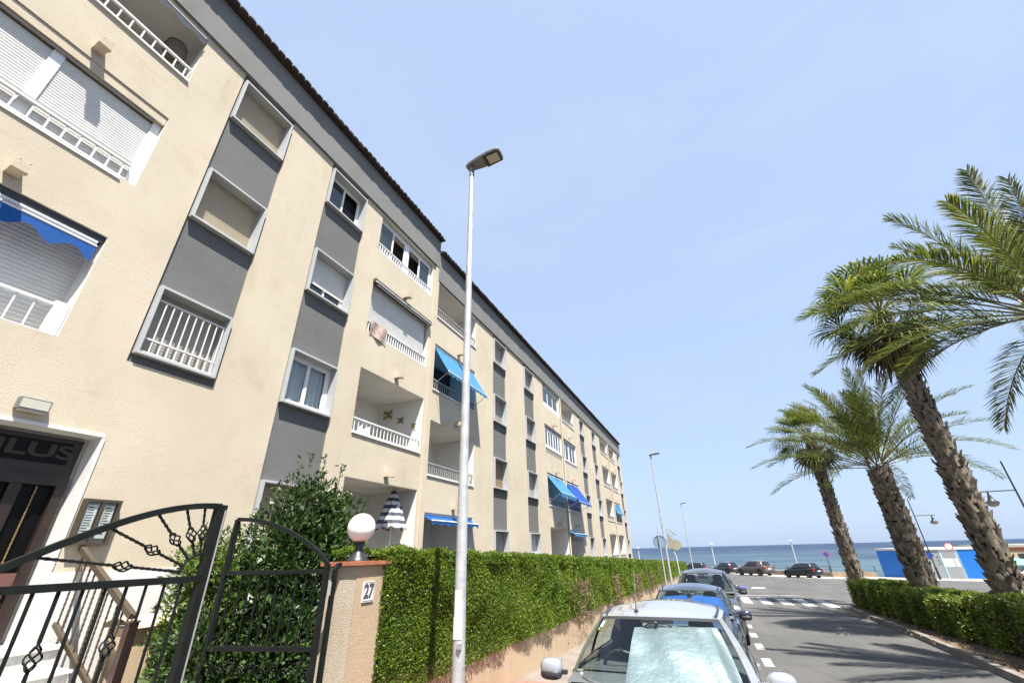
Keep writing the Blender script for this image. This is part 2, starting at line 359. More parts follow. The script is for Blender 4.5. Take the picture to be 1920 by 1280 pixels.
# left pavement with red tiles
m = MB(); ys = [-10, 0, 5, 10, 15, 22, 30, 40, 50, 63]
for a, b in zip(ys, ys[1:]): m.quad((-3.6, a, gz(a) + .115), (-1.86, a, gz(a) + .115), (-1.86, b, gz(b) + .115), (-3.6, b, gz(b) + .115))
pave = struct('pavement', m, M['grout'])
tm = MB().box(-.096, .096, -.096, .096, -.01, .012).mesh('tile', M['redtile'])
for i in range(8):
    for j in range(26):
        y = 3.3 + j * .2; t = link('tile', tm, pave, (-3.44 + i * .2, y, gz(y) + .113 + random.uniform(-.0015, .0015)), (-.031, 0, 0))
m = MB()
for a, b in zip(ys, ys[1:]):
    m.add([(-1.86, a, gz(a) + .125), (-1.72, a, gz(a) + .125), (-1.70, a, gz(a) - .05), (-1.86, a, gz(a) - .05), (-1.86, b, gz(b) + .125), (-1.72, b, gz(b) + .125), (-1.70, b, gz(b) - .05), (-1.86, b, gz(b) - .05)], [(0, 1, 5, 4), (1, 2, 6, 5)])
struct('kerb', m, M['kerb'])
# garden level behind the hedge
m = MB()
for a, b in zip([-10, 2.2, 6, 12, 22, 30, 40, 50], [2.2, 6, 12, 22, 30, 40, 50, 62]):
    h = lambda y: gz(y) + .14 if y <= 2.3 else gz(y) + .5
    if a == 2.2: m.quad((-7.6, 3.55, -1.62), (-4.1, 3.55, -1.62), (-4.1, 6, gz(6) + .5), (-7.6, 6, gz(6) + .5)); m.quad((-7.6, 2.2, gz(2.2) + .14), (-3.6, 2.2, gz(2.2) + .14), (-3.6, 3.9, gz(3.9) + .14), (-7.6, 3.9, gz(3.9) + .14)); continue
    m.quad((-7.6, a, h(a)), (-3.75, a, h(a)), (-3.75, b, h(b)), (-7.6, b, h(b)))
struct('garden_ground', m, M['garden'])
# planted island on the right with single kerb stones
ISL = [(4.05, 4), (4.15, 8), (4.29, 11.5), (4.41, 13.3), (4.67, 18.1), (4.84, 25.2), (5.05, 26.1), (5.6, 26.8), (6.6, 27.1), (8.8, 27.1)]
m = MB()
for (a, b), (c, d) in zip(ISL[:7], ISL[1:8]): m.quad((a + .1, b, gz(b) + .10), (8.8, b, gz(b) + .10), (8.8, d, gz(d) + .10), (c + .1, d, gz(d) + .10))
island = struct('planting_bed', m, M['soil'])
kerb2 = MB()
pts = []
for (a, b), (c, d) in zip(ISL, ISL[1:]):
    L = math.hypot(c - a, d - b); n = max(1, round(L / .95))
    pts += [(a + (c-a)*k/n, b + (d-b)*k/n) for k in range(n)]
pts.append(ISL[-1])
for (a, b), (c, d) in zip(pts, pts[1:]):
    dx, dy = c - a, d - b; L = math.hypot(dx, dy); ux, uy = dx/L, dy/L; nx, ny_ = uy, -ux
    if nx < 0: nx, ny_ = nx, ny_
    g = .006; w = .15; dz = random.uniform(-.006, .006); a2, b2, c2, d2 = a + ux*g, b + uy*g, c - ux*g, d - uy*g
    z0, z1 = gz(b) + .135 + dz, gz(d) + .135 + dz
    V = [(a2, b2, z0 - .2), (c2, d2, z1 - .2), (c2 + nx*w, d2 + ny_*w, z1 - .2), (a2 + nx*w, b2 + ny_*w, z0 - .2),
         (a2 + nx*.02, b2 + ny_*.02, z0), (c2 + nx*.02, d2 + ny_*.02, z1), (c2 + nx*w, d2 + ny_*w, z1), (a2 + nx*w, b2 + ny_*w, z0)]
    MB().add(V, [(0,3,2,1),(4,5,6,7),(0,1,5,4),(1,2,6,5),(2,3,7,6),(3,0,4,7)]).build('kerb_stone', M['kerb'], island)
# litter on the bed
n = 900; P = np.stack([np.random.uniform(4.5, 5.6, n), np.random.uniform(8, 26, n), np.zeros(n)], 1); P[:, 2] = [gz(y) + .105 for y in P[:, 1]]
M['litter'] = leafmat('dry_leaves', (.12, .07, .03), (.2, .14, .07), (.32, .27, .18), .8, .1)
tag(link('leaf_litter', leaf_mesh('leaf_litter', P, np.tile([0, 0, .05], (n, 1)), np.random.uniform(.03, .09, n), M['litter'], .6, .8), island), kind='stuff')
# painted markings
def mark(name, poly):
    v = [(x, y, gz(y) + .004) for x, y in poly]; MB().add(v, [tuple(range(len(v)))]).build(name, M['paint'], road)
for k in range(6):
    x = .02 + .88 * k; y0 = 28.3 - .42 * (x - .9); mark('crossing_stripe', [(x, y0), (x + .44, y0 - .18), (x + .40, y0 + 4.3), (x - .04, y0 + 4.45)])
for k in range(-3, 8):
    y = 11.78 + 2.13 * k; mark('parking_dash', [(.50, y), (.68, y), (.67, y + .95), (.49, y + .95)])
mark('stop_line', [(.75, 33.85), (4.45, 34.1), (4.45, 34.35), (.75, 34.1)])
mark('lane_arrow', [(2.0, 41.2), (3.1, 41.4), (3.0, 43.0), (2.2, 42.8)])

# ------------------------------------------------------------------ the apartment building
XF = -7.6
bld = thing('apartment_building', (XF, 20, -2.2), 'long cream four storey apartment block with grey window strips and tiled roof', 'building')
BL = [(-6.0, 11.1, 0.0), (11.1, 48.4, -.57)]        # y0, y1, level shift
STRIPS = [(3.09, 4.43, 0, 2.71), (5.74, 7.16, 0, -1.4), (15.96, 17.36, 1, -3), (19.75, 21.2, 1, -3), (31.0, 32.4, 1, -3), (34.9, 36.3, 1, -3), (46.1, 47.5, 1, -3)]
SILL = [.10, 2.86, 5.60, 8.34]; WH = 1.22
BAY = {'A': (-.65, 2.27, 0), 'B': (7.88, 10.80, 0), 'C': (11.22, 14.25, 1), 'D': (22.85, 26.0, 1), 'Dr': (26.32, 29.45, 1), 'E': (38.1, 41.2, 1), 'Er': (41.6, 44.9, 1)}
BZ = [(-.35, 1.66), (2.74, 4.44), (5.51, 7.19), (8.29, 9.70)]
def sheet(name, x, y0, y1, z0, z1, holes, mat, parent):
    Y = sorted({y0, y1} | {min(max(h[i], y0), y1) for h in holes for i in (0, 1)}); Z = sorted({z0, z1} | {min(max(h[i], z0), z1) for h in holes for i in (2, 3)})
    m = MB(); idx = {}
    def vi(y, z):
        if (y, z) not in idx: idx[(y, z)] = len(m.v); m.v.append((x, y, z))
        return idx[(y, z)]
    for a, b in zip(Y, Y[1:]):
        for c, d in zip(Z, Z[1:]):
            cy, cz = (a + b) / 2, (c + d) / 2
            if any(h[0] < cy < h[1] and h[2] < cz < h[3] for h in holes): continue
            m.f.append((vi(a, c), vi(b, c), vi(b, d), vi(a, d)))
    return m.build(name, mat, parent)
def recess(m, y0, y1, z0, z1, xa, xb, floor=None):     # inward faces from front plane xa back to xb
    f = z0 if floor is None else floor
    m.quad((xb, y0, f), (xb, y1, f), (xb, y1, z1), (xb, y0, z1)); m.quad((xa, y0, f), (xb, y0, f), (xb, y0, z1), (xa, y0, z1))
    m.quad((xb, y1, f), (xa, y1, f), (xa, y1, z1), (xb, y1, z1)); m.quad((xa, y0, z1), (xb, y0, z1), (xb, y1, z1), (xa, y1, z1))
    m.quad((xa, y0, f), (xa, y1, f), (xb, y1, f), (xb, y0, f))
    if floor is not None: m.quad((xa - .12, y0, f), (xa - .12, y1, f), (xa - .12, y1, z0), (xa - .12, y0, z0)); m.quad((xa, y0, z0), (xa - .12, y0, z0), (xa - .12, y1, z0), (xa, y1, z0))
    return m
DOOR = (1.1, 3.17, -.85, 1.56)
for bi, (y0, y1, dz) in enumerate(BL):
    holes = [(s[0], s[1], s[3], 9.75 + dz) for s in STRIPS if s[2] == bi]
    holes += [(b[0], b[1], z[0] + dz, z[1] + dz) for k, b in BAY.items() if b[2] == bi for i, z in enumerate(BZ) if not (k == 'A' and i == 0)]
    if bi == 0: holes.append(DOOR)
    w = sheet('facade_wall', XF, y0, y1, -4.2, 9.75 + dz, holes, M['cream'], bld)
    m = MB().quad((-16.5, y0, -4.2), (-16.5, y1, -4.2), (-16.5, y1, 11 + dz), (-16.5, y0, 11 + dz))
    for y in (y0 + .004, y1 - .004): m.quad((XF, y, -4.2), (-16.5, y, -4.2), (-16.5, y, 10.97 + dz), (XF, y, 10.97 + dz))
    if bi == 1: m.f.pop(1)
    m.build('side_wall', M['cream'], bld)
    # fascia band and roof
    MB().box(-7.95, XF + .072, y0, y1, 9.745 + dz, 10.96 + dz).build('fascia', M['fascia'], bld)
    m = MB(); zr = 11.03 + dz
    m.add([(XF + .255, y0 - .03, zr), (-12, y0 - .03, zr + 1.7), (-16.7, y0 - .03, zr), (-16.7, y0 - .03, zr - .06), (XF + .255, y0 - .03, zr - .06)] +
          [(XF + .255, y1 + .03, zr), (-12, y1 + .03, zr + 1.7), (-16.7, y1 + .03, zr), (-16.7, y1 + .03, zr - .06), (XF + .255, y1 + .03, zr - .06)],
          [(0, 1, 2, 3, 4), (9, 8, 7, 6, 5), (0, 5, 6, 1), (1, 6, 7, 2), (3, 8, 9, 4), (4, 9, 5, 0), (2, 7, 8, 3)])
    rf = m.build('roof', M['tile'], bld)
    m = MB(); n = int((y1 - y0) / .2)
    for k in range(n):
        y = y0 + .1 + k * .2; j = random.uniform(-.012, .012); c = [(math.cos(a) * .088, math.sin(a) * .05) for a in [math.pi * t / 6 for t in range(7)]]
        base = len(m.v)
        for x, z in ((XF + .275 + j, zr - .02), (XF - .9, zr + .36)):
            for (u, v) in c: m.v.append((x, y + u, z + v))
        for t in range(6): m.f.append((base + t, base + t + 1, base + 8 + t, base + 7 + t))
        m.f.append(tuple(base + t for t in range(7)))
    tag(m.build('eave_tiles', M['tile'], rf), kind='stuff')
# fascia joints
for y in (26.16, 38.0): B(XF + .073, XF + .076, y - .012, y + .012, 9.745 - .57, 10.9 - .57).build('fascia_joint', M['black'], bld)
# pier between the two blocks, downpipes
B(XF, XF + .055, 10.93, 11.17, -2.6, 9.73).build('corner_pier', M['cream'], bld)
for y, zt in ((26.16, 9.1), (41.4, 9.1)): MB().tube([(XF + .06, y, zt), (XF + .06, y, -2.4)], .045, 10).build('downpipe', M['bracket'], bld, 40)
def slats(m, x, y0, y1, z0, z1, pitch):
    n = max(2, int((z1 - z0) / pitch)); h = (z1 - z0) / n
    for k in range(n):
        a = z0 + k * h; m.add([(x - .006, y0, a), (x - .006, y1, a), (x + .004, y0, a + h*.2), (x + .004, y1, a + h*.2), (x + .006, y0, a + h*.75), (x + .006, y1, a + h*.75), (x - .006, y0, a + h), (x - .006, y1, a + h)], [(0, 1, 3, 2), (2, 3, 5, 4), (4, 5, 7, 6)])
    return m
def ring(m, y0, y1, z0, z1, w, xf, xb, xi):             # surround: front ring, outer sides to xb, inner sides to xi
    o = [(y0, z0), (y1, z0), (y1, z1), (y0, z1)]; i_ = [(y0 + w, z0 + w), (y1 - w, z0 + w), (y1 - w, z1 - w), (y0 + w, z1 - w)]
    b = len(m.v)
    for x, q in ((xf, o), (xf, i_), (xb, o), (xi, i_)): m.v += [(x, *p) for p in q]
    for k in range(4):
        j = (k + 1) % 4; m.f += [(b+k, b+j, b+4+j, b+4+k), (b+k, b+j, b+8+j, b+8+k), (b+4+k, b+4+j, b+12+j, b+12+k)]
    return m
def sash(parent, x, y0, y1, z0, z1, n=2, glass='pane', w=.05, curtain=False, openk=None):
    win = ring(MB(), y0, y1, z0, z1, w, x + .03, x - .02, x - .02).build('window', M['pvc'], parent)
    step = (y1 - y0 - 2*w) / n
    for k in range(n):
        a = y0 + w + k * step; ring(MB(), a - (.012 if k else 0), a + step + (.012 if k < n-1 else 0), z0 + w, z1 - w, w * .8, x + .012 + .012 * (k % 2), x - .01, x - .01).build('sash', M['pvc'], win)
        if openk == k: continue
        B(x - .004, x + .002, a + w*.5, a + step - w*.5, z0 + w*1.3, z1 - w*1.3).build('pane', M[glass], win)
    if curtain:
        m = MB(); N = 60
        m.grid(lambda u, v: (x - .10 + .025 * math.sin(u * 42 + 2*math.sin(u*7)), y0 + (y1 - y0) * u, z0 + (z1 - z0) * v), N, 1); m.build('curtain', M['curtain'], win, 80)
    return win
WIN = {(0, 3): ('shut', 'shut_beige', 0.0), (0, 2): ('shut', 'shut_beige', .08), (0, 1): ('grille', 'shut_grey', 0),
       (1, 3): ('slide', None, 0), (1, 2): ('shut', 'shut_white', .36), (1, 1): ('case', None, 0), (1, 0): ('shut', 'shut_beige', 0),
       (2, 3): ('shut', 'shut_grey', .1), (2, 2): ('shut', 'shut_grey', 0), (2, 1): ('shut', 'shut_brown', 0), (2, 0): ('shut', 'shut_grey', 0),
       (3, 3): ('shut', 'shut_grey', 0), (3, 2): ('shut', 'shut_grey', 0), (3, 1): ('shut', 'shut_grey', 0), (3, 0): ('shut', 'shut_white', 0)}
for si, (y0, y1, bi, zb) in enumerate(STRIPS):
    dz = BL[bi][2]; zt = 9.75 + dz; xs_ = XF - .05; wins = []
    for k in range(4):
        if SILL[k] + dz < zb - .1 and si == 0: continue
        wins.append((k, y0 + .035, y1 - .055, SILL[k] + dz, SILL[k] + WH + dz))
    st = sheet('grey_strip', xs_, y0, y1, zb, zt, [(a + .03, b - .03, c + .03, d + -.03) for _, a, b, c, d in wins], M['grey'], bld)
    m = MB(); m.quad((XF, y0, zb), (xs_, y0, zb), (xs_, y0, zt), (XF, y0, zt)); m.quad((xs_, y1, zb), (XF, y1, zb), (XF, y1, zt), (xs_, y1, zt)); m.quad((XF, y0, zb), (XF, y1, zb), (xs_, y1, zb), (xs_, y0, zb))
    m.build('strip_reveal', M['cream'], st)
    for k, a, b, c, d in wins:
        fr = ring(MB(), a, b, c, d, .042, XF + .065, xs_ - .01, XF - .24).build('window_surround', M['frame'], bld)
        kind, mt, gap = WIN.get((si, k), ('shut', ['shut_grey', 'shut_beige', 'shut_brown', 'shut_grey'][(si + k) % 4], 0 if (si + k) % 3 else .3))
        ia, ib, ic, id_ = a + .042, b - .042, c + .042, d - .042
        B(XF - .42, XF - .40, ia - .1, ib + .1, ic - .1, id_ + .1).build('room_shade_sheet', M['dark'], fr)  # near-black sheet paints the unlit room behind the window
        if kind in ('shut', 'grille'):
            if gap > 0: sash(fr, XF - .225, ia, ib, ic, ic + gap + .25)
            tag(slats(MB(), XF - .185, ia, ib, ic + gap, id_, .047).build('roller_shutter', M[mt], fr), kind=None)
            B(XF - .20, XF - .172, ia + .002, ib - .002, ic + gap - .012, ic + gap + .025).build('shutter_end_bar', M[mt], fr)
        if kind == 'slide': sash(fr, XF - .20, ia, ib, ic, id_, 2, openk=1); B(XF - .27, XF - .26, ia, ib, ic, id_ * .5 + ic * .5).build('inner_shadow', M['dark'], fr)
        if kind == 'case': sash(fr, XF - .17, ia, ib, ic, id_, 2, 'cglass', .065, curtain=True)
        if kind == 'grille':
            B(XF - .03, XF - .005, ia + .01, ib - .01, ic + .24, ic + .262).build('grille_rail', M['white_metal'], fr); B(XF - .03, XF - .005, ia + .01, ib - .01, id_ - .2, id_ - .178).build('grille_rail', M['white_metal'], fr); B(XF - .03, XF - .005, ia + .01, ib - .01, ic + .015, ic + .04).build('grille_rail', M['white_metal'], fr)
            bm_ = B(-.008, .008, -.008, .008, 0, id_ - .2 - ic - .03).mesh('grille_bar', M['white_metal']); nb = 10
            for q in range(nb): link('grille_bar', bm_, fr, Vector((XF - .018, ia + .03 + (ib - ia - .06) * q / (nb - 1), ic + .03)) - ORG[bld])
# balconies
def railing(parent, x, y0, y1, zb, h, nbar, mat, bw=.016, single=True):
    r = MB().box(x - .025, x + .025, y0, y1, zb + h - .035, zb + h).box(x - .018, x + .018, y0, y1, zb + .0, zb + .03).build('railing', mat, parent)
    bm_ = B(-bw / 2, bw / 2, -bw / 2, bw / 2, .03, h - .035)
    if single:
        me = bm_.mesh('baluster', mat)
        for q in range(nbar): link('baluster', me, r, Vector((x, y0 + (y1 - y0) * (q + .5) / nbar, zb)) - ORG[bld])
    else:
        m = MB()
        for q in range(nbar): y = y0 + (y1 - y0) * (q + .5) / nbar; m.box(x - bw/2, x + bw/2, y - bw/2, y + bw/2, zb + .03, zb + h - .035)
        tag(m.build('balusters', mat, r), kind='stuff')
    return r
def wbracket(y, z):
    b = MB().box(XF - .01, XF + .26, y - .075, y + .075, z, z + .12).box(XF + .18, XF + .26, y - .085, y + .085, z - .02, z).build('wall_bracket', M['bracket'], bld)
    MB().tube([(XF + .25, y - .05, z + .12), (XF + .25, y - .05, z + .15)], .014, 6).tube([(XF + .25, y + .05, z + .12), (XF + .25, y + .05, z + .15)], .014, 6).build('bracket_stud', M['bracket'], b)
def awning(y0, y1, zt, out_, drop, val, mat, label, wav=8, arms=True):
    x0 = XF - .05; N = 40; vis = zt
    a = MB().grid(lambda u, v: (x0 + out_ * v, y0 + (y1 - y0) * u, zt - drop * v - .03 * math.sin(math.pi * v)), 6, 6).build('awning', mat, bld, 60)
    a['label'] = label
    MB().grid(lambda u, v: (x0 + out_ + .01, y0 + (y1 - y0) * u, zt - drop - v * (val + .35 * val * math.cos(u * 2 * math.pi * wav))), N, 2).build('valance', mat, a, 60)
    MB().tube([(x0 + out_, y0, zt - drop), (x0 + out_, y1, zt - drop)], .022, 8).build('front_bar', M['white_metal'], a, 40)
    MB().tube([(x0 - .02, y0, zt + .03), (x0 - .02, y1, zt + .03)], .045, 10).build('roller', M['white_metal'], a, 40)
    if arms:
        for y in (y0 + .04, y1 - .04): MB().tube([(x0 - .03, y, zt - 1.45), (x0 + out_ * .98, y, zt - drop)], .009, 6).build('arm', M['grey_metal'], a, 40)
    return a
for k, (y0, y1, bi) in BAY.items():
    dz = BL[bi][2]
    for f, (z0, z1) in enumerate(BZ):
        if k == 'A' and f == 0: continue
        z0 += dz; z1 += dz; near = k in 'AB'
        closed = (k, f) in (('A', 2), ('A', 1), ('B', 3), ('B', 2), ('D', 3), ('D', 2), ('Dr', 2))
        deep = .55 if closed else 1.75
        bc = recess(MB(), y0, y1, z0, z1, XF, XF - deep, None if closed else z0 - .78).build('balcony', M['white_wall'], bld)
        nb = 14 if near else 22
        if f < 3: wbracket({'A': 1.12, 'B': 9.33, 'C': 12.85}.get(k, (y0 + y1) / 2), z1 + .17)
        # back wall door / window of open balconies
        if not closed:
            sash(bc, XF - deep + .03, y0 + .25, y0 + 1.55, z0 - .7, z1 - .35, 2)
            B(XF - .005, XF + .035, y0 + .0, y1 - .0, z0 - .045, z0 - .002).build('balcony_sill', M['white_wall'], bc)
        if (k, f) in (('A', 3),): railing(bc, XF - .03, y0 + .02, y1 - .02, z0, .34, 16, M['white_metal'], .022)
        elif k == 'A' and f == 2:
            ym = (y0 + y1) / 2 + .04
            for a, b in ((y0 + .02, ym - .07), (ym + .07, y1 - .13)): slats(MB(), XF - .13, a, b, z0 + .12, z1 - .24, .05).build('roller_shutter', M['shut_white'], bc)
            for a, b in ((ym - .07, ym + .07), (y1 - .13, y1 - .005)): B(XF - .14, XF - .10, a, b, z0 + .01, z1 - .2).build('shutter_guide', M['pvc'], bc)
            B(XF - .30, XF - .02, y0 + .01, y1 - .01, z1 - .19, z1 - .012).build('shutter_box', M['bracket'], bc)
            B(XF - .07, XF - .05, y0 + .01, y1 - .15, z1 - .235, z1 - .2).build('shutter_lintel', M['grey_metal'], bc)
            B(XF - .09, XF - .03, y0 + .01, y1 - .15, z0 + .36, z0 + .395).build('sill_bar', M['grey_metal'], bc)
            railing(bc, XF - .02, y0 + .02, y1 - .14, z0 + .01, .33, 15, M['white_metal'], .022)
            B(XF + .005, XF + .02, y0, y1 - .2, z0 - .05, z0 - .02).build('sill_trim', M['white_metal'], bc)
        elif k == 'A' and f == 1:
            slats(MB(), XF - .42, y0, y1, z0, z1 - .05, .062).build('roller_shutter', M['shut_white'], bc)
            railing(bc, XF - .10, y0 + .02, y1 - .05, z0 + .005, .46, 15, M['white_metal'], .016)
            B(XF - .14, XF - .05, y1 - .16, y1 - .01, z0 + .005, z0 + .5).build('rail_post', M['white_metal'], bc)
            B(XF - .40, XF - .03, y0 + .01, y1 - .02, z1 - .12, z1 - .01).build('awning_housing', M['black'], bc)
        elif k == 'B' and f == 3:
            ym = (y0 + y1) / 2
            sash(bc, XF - .13, y0 + .03, ym - .05, z0 + .04, z1 - .12, 2, openk=1); sash(bc, XF - .13, ym + .05, y1 - .03, z0 + .04, z1 - .12, 2, openk=0)
            B(XF - .16, XF - .09, ym - .05, ym + .05, z0 + .03, z1 - .1).build('mullion', M['pvc'], bc); B(XF - .3, XF - .08, y0 + .01, y1 - .01, z1 - .11, z1 - .01).build('shutter_box', M['bracket'], bc)
            B(XF - .5, XF - .49, y0, y1, z0, z1).build('room_shade_sheet', M['dark'], bc)
            railing(bc, XF - .02, y0 + .02, y1 - .02, z0 + .01, .28, 26, M['white_metal'], .035)
        elif k == 'B' and f == 2:
            slats(MB(), XF - .12, y0 + .02, y1 - .10, z0 + .1, z1 - .05, .045).build('roller_shutter', M['shut_white'], bc)
            railing(bc, XF - .02, y0 + .02, y1 - .05, z0 + .01, .34, 26, M['white_metal'], .032)
            B(XF - .10, XF - .06, y0 + .02, y1 - .1, z0 + .02, z0 + .33).build('bar_gap_shade', M['dark'], bc)  # near-black panel paints in the shade between the bars
            a = MB().box(XF - .02, XF + .10, y0 - .02, y1 + .02, z1 - .10, z1 + .02).build('awning_cassette', M['frame_brown'], bc)
            MB().tube([(XF + .12, y0, z1 - .09), (XF + .12, y1, z1 - .09)], .022, 8).tube([(XF + .07, y0 + .1, z1 - .13), (XF + .07, y1 - .1, z1 - .13)], .018, 6).build('awning_arm', M['white_metal'], a, 40)
        elif k == 'D' and f == 3:
            sash(bc, XF - .1, y0 + .02, y1 - .02, z0 + .22, z1 - .1, 3); B(XF - .08, XF - .02, y0 + .01, y1 - .01, z0, z0 + .2).build('panel', M['pvc'], bc); B(XF - .5, XF - .49, y0, y1, z0, z1).build('room_shade_sheet', M['dark'], bc)
        elif k == 'D' and f == 2:
            sash(bc, XF - .06, y0 + .02, y1 - .02, z0 + .35, z1 - .2, 6, w=.09); B(XF - .08, XF + .02, y0, y1, z1 - .18, z1 - .01).build('awning_cassette', M['frame_brown'], bc); B(XF - .5, XF - .49, y0, y1, z0, z1).build('room_shade_sheet', M['dark'], bc)
            railing(bc, XF - .02, y0, y1, z0, .32, 16, M['grey_metal'], .05, False)
        elif k == 'Dr' and f == 2:
            sash(bc, XF - .1, y0 + .02, (y0 + y1)/2 - .04, z0 + .25, z1 - .12, 2); sash(bc, XF - .1, (y0 + y1)/2 + .04, y1 - .02, z0 + .25, z1 - .12, 2); B(XF - .06, XF + .03, y0, y1, z1 - .10, z1 - .01).build('awning_cassette', M['bracket'], bc); B(XF - .5, XF - .49, y0, y1, z0, z1).build('room_shade_sheet', M['dark'], bc)
            railing(bc, XF - .02, y0, y1, z0, .22, 16, M['grey_metal'], .05, False)
        else:
            railing(bc, XF - .03, y0 + .02, y1 - .02, z0 + .005, .36 if f else .45, 20 if near else 24, M['white_metal'] if near else M['grey_metal'], .019, near or k == 'C')
awning(-.6, 2.2, 9.62, .12, .10, .14, M['navy'], 'rolled dark blue awning edge on the top balcony', 7, False)
awning(-.62, 2.2, 4.27, .05, .06, .20, M['blue'], 'bright blue scalloped awning valance over the shutter above the entrance', 6, False)
awning(11.3, 14.2, 6.52, .62, 1.05, .10, M['sky_blue'], 'faded light blue awning lowered over a dark balcony', 10)
awning(11.3, 14.2, 1.02, .30, .16, .10, M['blue'], 'short blue awning above the ground floor terrace', 6, False)
awning(22.95, 25.95, 3.72, .75, .95, .2, M['sky_blue'], 'light blue awning lowered on the left balcony of the pair', 8)
awning(26.38, 29.4, 3.72, .8, 1.12, .12, M['mid_blue'], 'royal blue awning lowered on the right balcony of the pair', 8)
awning(26.38, 29.4, 1.0, .35, .14, .16, M['sky_blue'], 'short light blue awning over the ground floor terrace', 6, False)
awning(41.7, 44.8, 3.7, .25, .75, .12, M['sky_blue'], 'small blue awning near the far end of the facade', 6, False)
B(XF - 1.2, XF - .3, 11.4, 14.2, 4.2, 4.3).build('painted_shade', M['dark'], bld)  # near-black slab stands in for shade deep in the balcony
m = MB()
for n_, (y0, y1, z0, z1) in enumerate([(11.25, 14.2, 4.2, 6.6), (22.9, 25.95, 1.5, 3.85), (26.4, 29.4, 1.5, 3.85)]): B(XF - 1.2, XF - 1.15, y0, y1, z0, z1).build('awning_shade_sheet', M['dark'], bld)  # near-black sheets paint in the shade behind the lowered awnings
# entrance
M['doorglass'] = plain('smoked_door_glass', (.004, .004, .004), .35, var=.2, spec=.12)
ent = recess(MB(), *DOOR, XF, XF - .34).build('entrance', M['marble'], bld)
B(XF - .33, XF - .27, 1.15, 3.12, .95, 1.52).build('transom_frame', M['door_wood'], ent)
B(XF - .268, XF - .262, 1.25, 3.02, 1.18, 1.46).build('transom_glass', M['doorglass'], ent)
tmx = text_mesh('ILUS', M['letter_gold'], .24, .004, .006)
t = link('lettering', tmx, ent, Vector((XF - .255, 2.66, 1.325)) - ORG[bld], (math.pi / 2, 0, math.pi / 2)); t.scale = (1.75, 1, 1)
for a, b in ((1.15, 2.1), (2.14, 3.12)):
    dr = ring(MB(), a, b, -.84, 1.02, .11, XF - .24, XF - .33, XF - .32).build('door', M['door_wood'], ent)
    B(XF - .32, XF - .31, a + .1, b - .1, -.1, .93).build('pane', M['doorglass'], dr); B(XF - .31, XF - .27, a + .1, b - .1, -.74, -.1).build('lower_panel', M['red_wood'], dr)
    for y in (a + .28, b - .28):
        m = MB(); m.tube([(XF - .28, y, -.08 + q * .025) for q in range(40)], [.013, .008] * 20, 5).build('twisted_rod', M['gold'], dr, 60)
    B(XF - .30, XF - .255, (a + b)/2 - .06, (a + b)/2 + .06, -.1, .93).build('door_stile', M['door_wood'], dr)
B(XF + .002, XF + .025, .9, 3.20, 1.562, 1.605).build('door_lintel', M['marble'], bld)
B(XF + .002, XF + .022, 3.17, 3.21, -.85, 1.561).build('door_trim', M['marble'], bld)
for k, (a, b) in enumerate(((3.215, 3.72), (3.725, 4.6), (4.605, 5.73))): B(XF + .003, XF + .018, a, b, -2.2, -.105).build('plinth_slab', M['marble'], bld)
wl_ = B(XF, XF + .10, 2.2, 2.50, 1.72, 1.86).build('entrance_light', M['lamp_head'], bld); B(XF + .101, XF + .104, 2.215, 2.485, 1.735, 1.845).build('lens', M['lamp_lens'], wl_); B(XF + .02, XF + .09, 2.22, 2.48, 1.70, 1.719).build('lens', M['lamp_lens'], wl_)
# ------------------------------------------------------------------ loose things on the facade and entrance
nb = thing('notice_board', (XF, 3.45, .2), 'brown framed double pane notice board on the wall beside the door', 'notice board')
ring(MB(), 3.24, 3.66, .2, .76, .035, XF + .085, XF + .002, XF + .02).build('frame', M['frame_brown'], nb)
B(XF + .005, XF + .02, 3.27, 3.63, .23, .73).build('backing', M['paper'], nb); B(XF + .03, XF + .08, 3.435, 3.465, .235, .725).build('mullion', M['frame_brown'], nb)
for a, b in ((3.285, 3.425), (3.475, 3.615)):
    p = B(XF + .051, XF + .054, a + .01, b - .01, .28, .69).build('paper_sheet', M['pvc'], nb); m = MB()
    for k in range(11): z = .65 - k * .032; m.box(XF + .0545, XF + .0555, a + .025, b - .025 - .03 * random.random(), z, z + .011)
    m.build('printed_lines', M['ink'], p); B(XF + .07, XF + .074, a, b, .24, .72).build('pane', M['cglass'], nb)
# entrance steps + stair railing
stp = thing('entrance_steps', (-6.5, 2.2, -2.0), 'white speckled stone steps leading up to the entrance door', 'steps')
B(XF + .02, -6.95, .7, 3.30, -2.1, -.86).build('landing', M['speck'], stp)
B(XF + .02, -6.92, .7, 3.31, -.859, -.83).build('landing_slab', M['marble'], stp)
for k in range(6):
    x0 = -6.95 + .33 * k; z = -1.03 - .17 * k
    B(x0 + .001, x0 + .33, .7, 3.30 - .001 * k, -2.1, z - .03).build('riser_block', M['speck'], stp); B(x0 + .001, x0 + .36, .7, 3.31, z - .029, z).build('tread', M['marble'], stp)
sr = thing('stair_railing', (-6.0, 3.40, -1.4), 'tan stair handrail with twisted iron balusters and dark red newel post', 'railing')
def rz_(x): return .14 - .467 * (x + 7.5)
MB().tube([(-7.56, 3.41, rz_(-7.56)), (-6.03, 3.41, rz_(-6.03))], .042, 4).build('handrail', M['rail_tan'], sr)
MB().tube([(-7.5, 3.41, rz_(-7.5) - .80), (-6.03, 3.41, rz_(-6.03) - .80)], .032, 4).build('bottom_rail', M['rail_tan'], sr)
MB().box(-6.03, -5.94, 3.36, 3.45, -1.95, -.60).build('newel_post', M['newel'], sr)
MB().tube([(-5.985 + .035*math.cos(a), 3.405, -.56 + .035*math.sin(a)) for a in [t*.7 for t in range(9)]], .012, 6).box(-6.04, -5.93, 3.35, 3.46, -.60, -.585).build('finial', M['frame_brown'], sr)
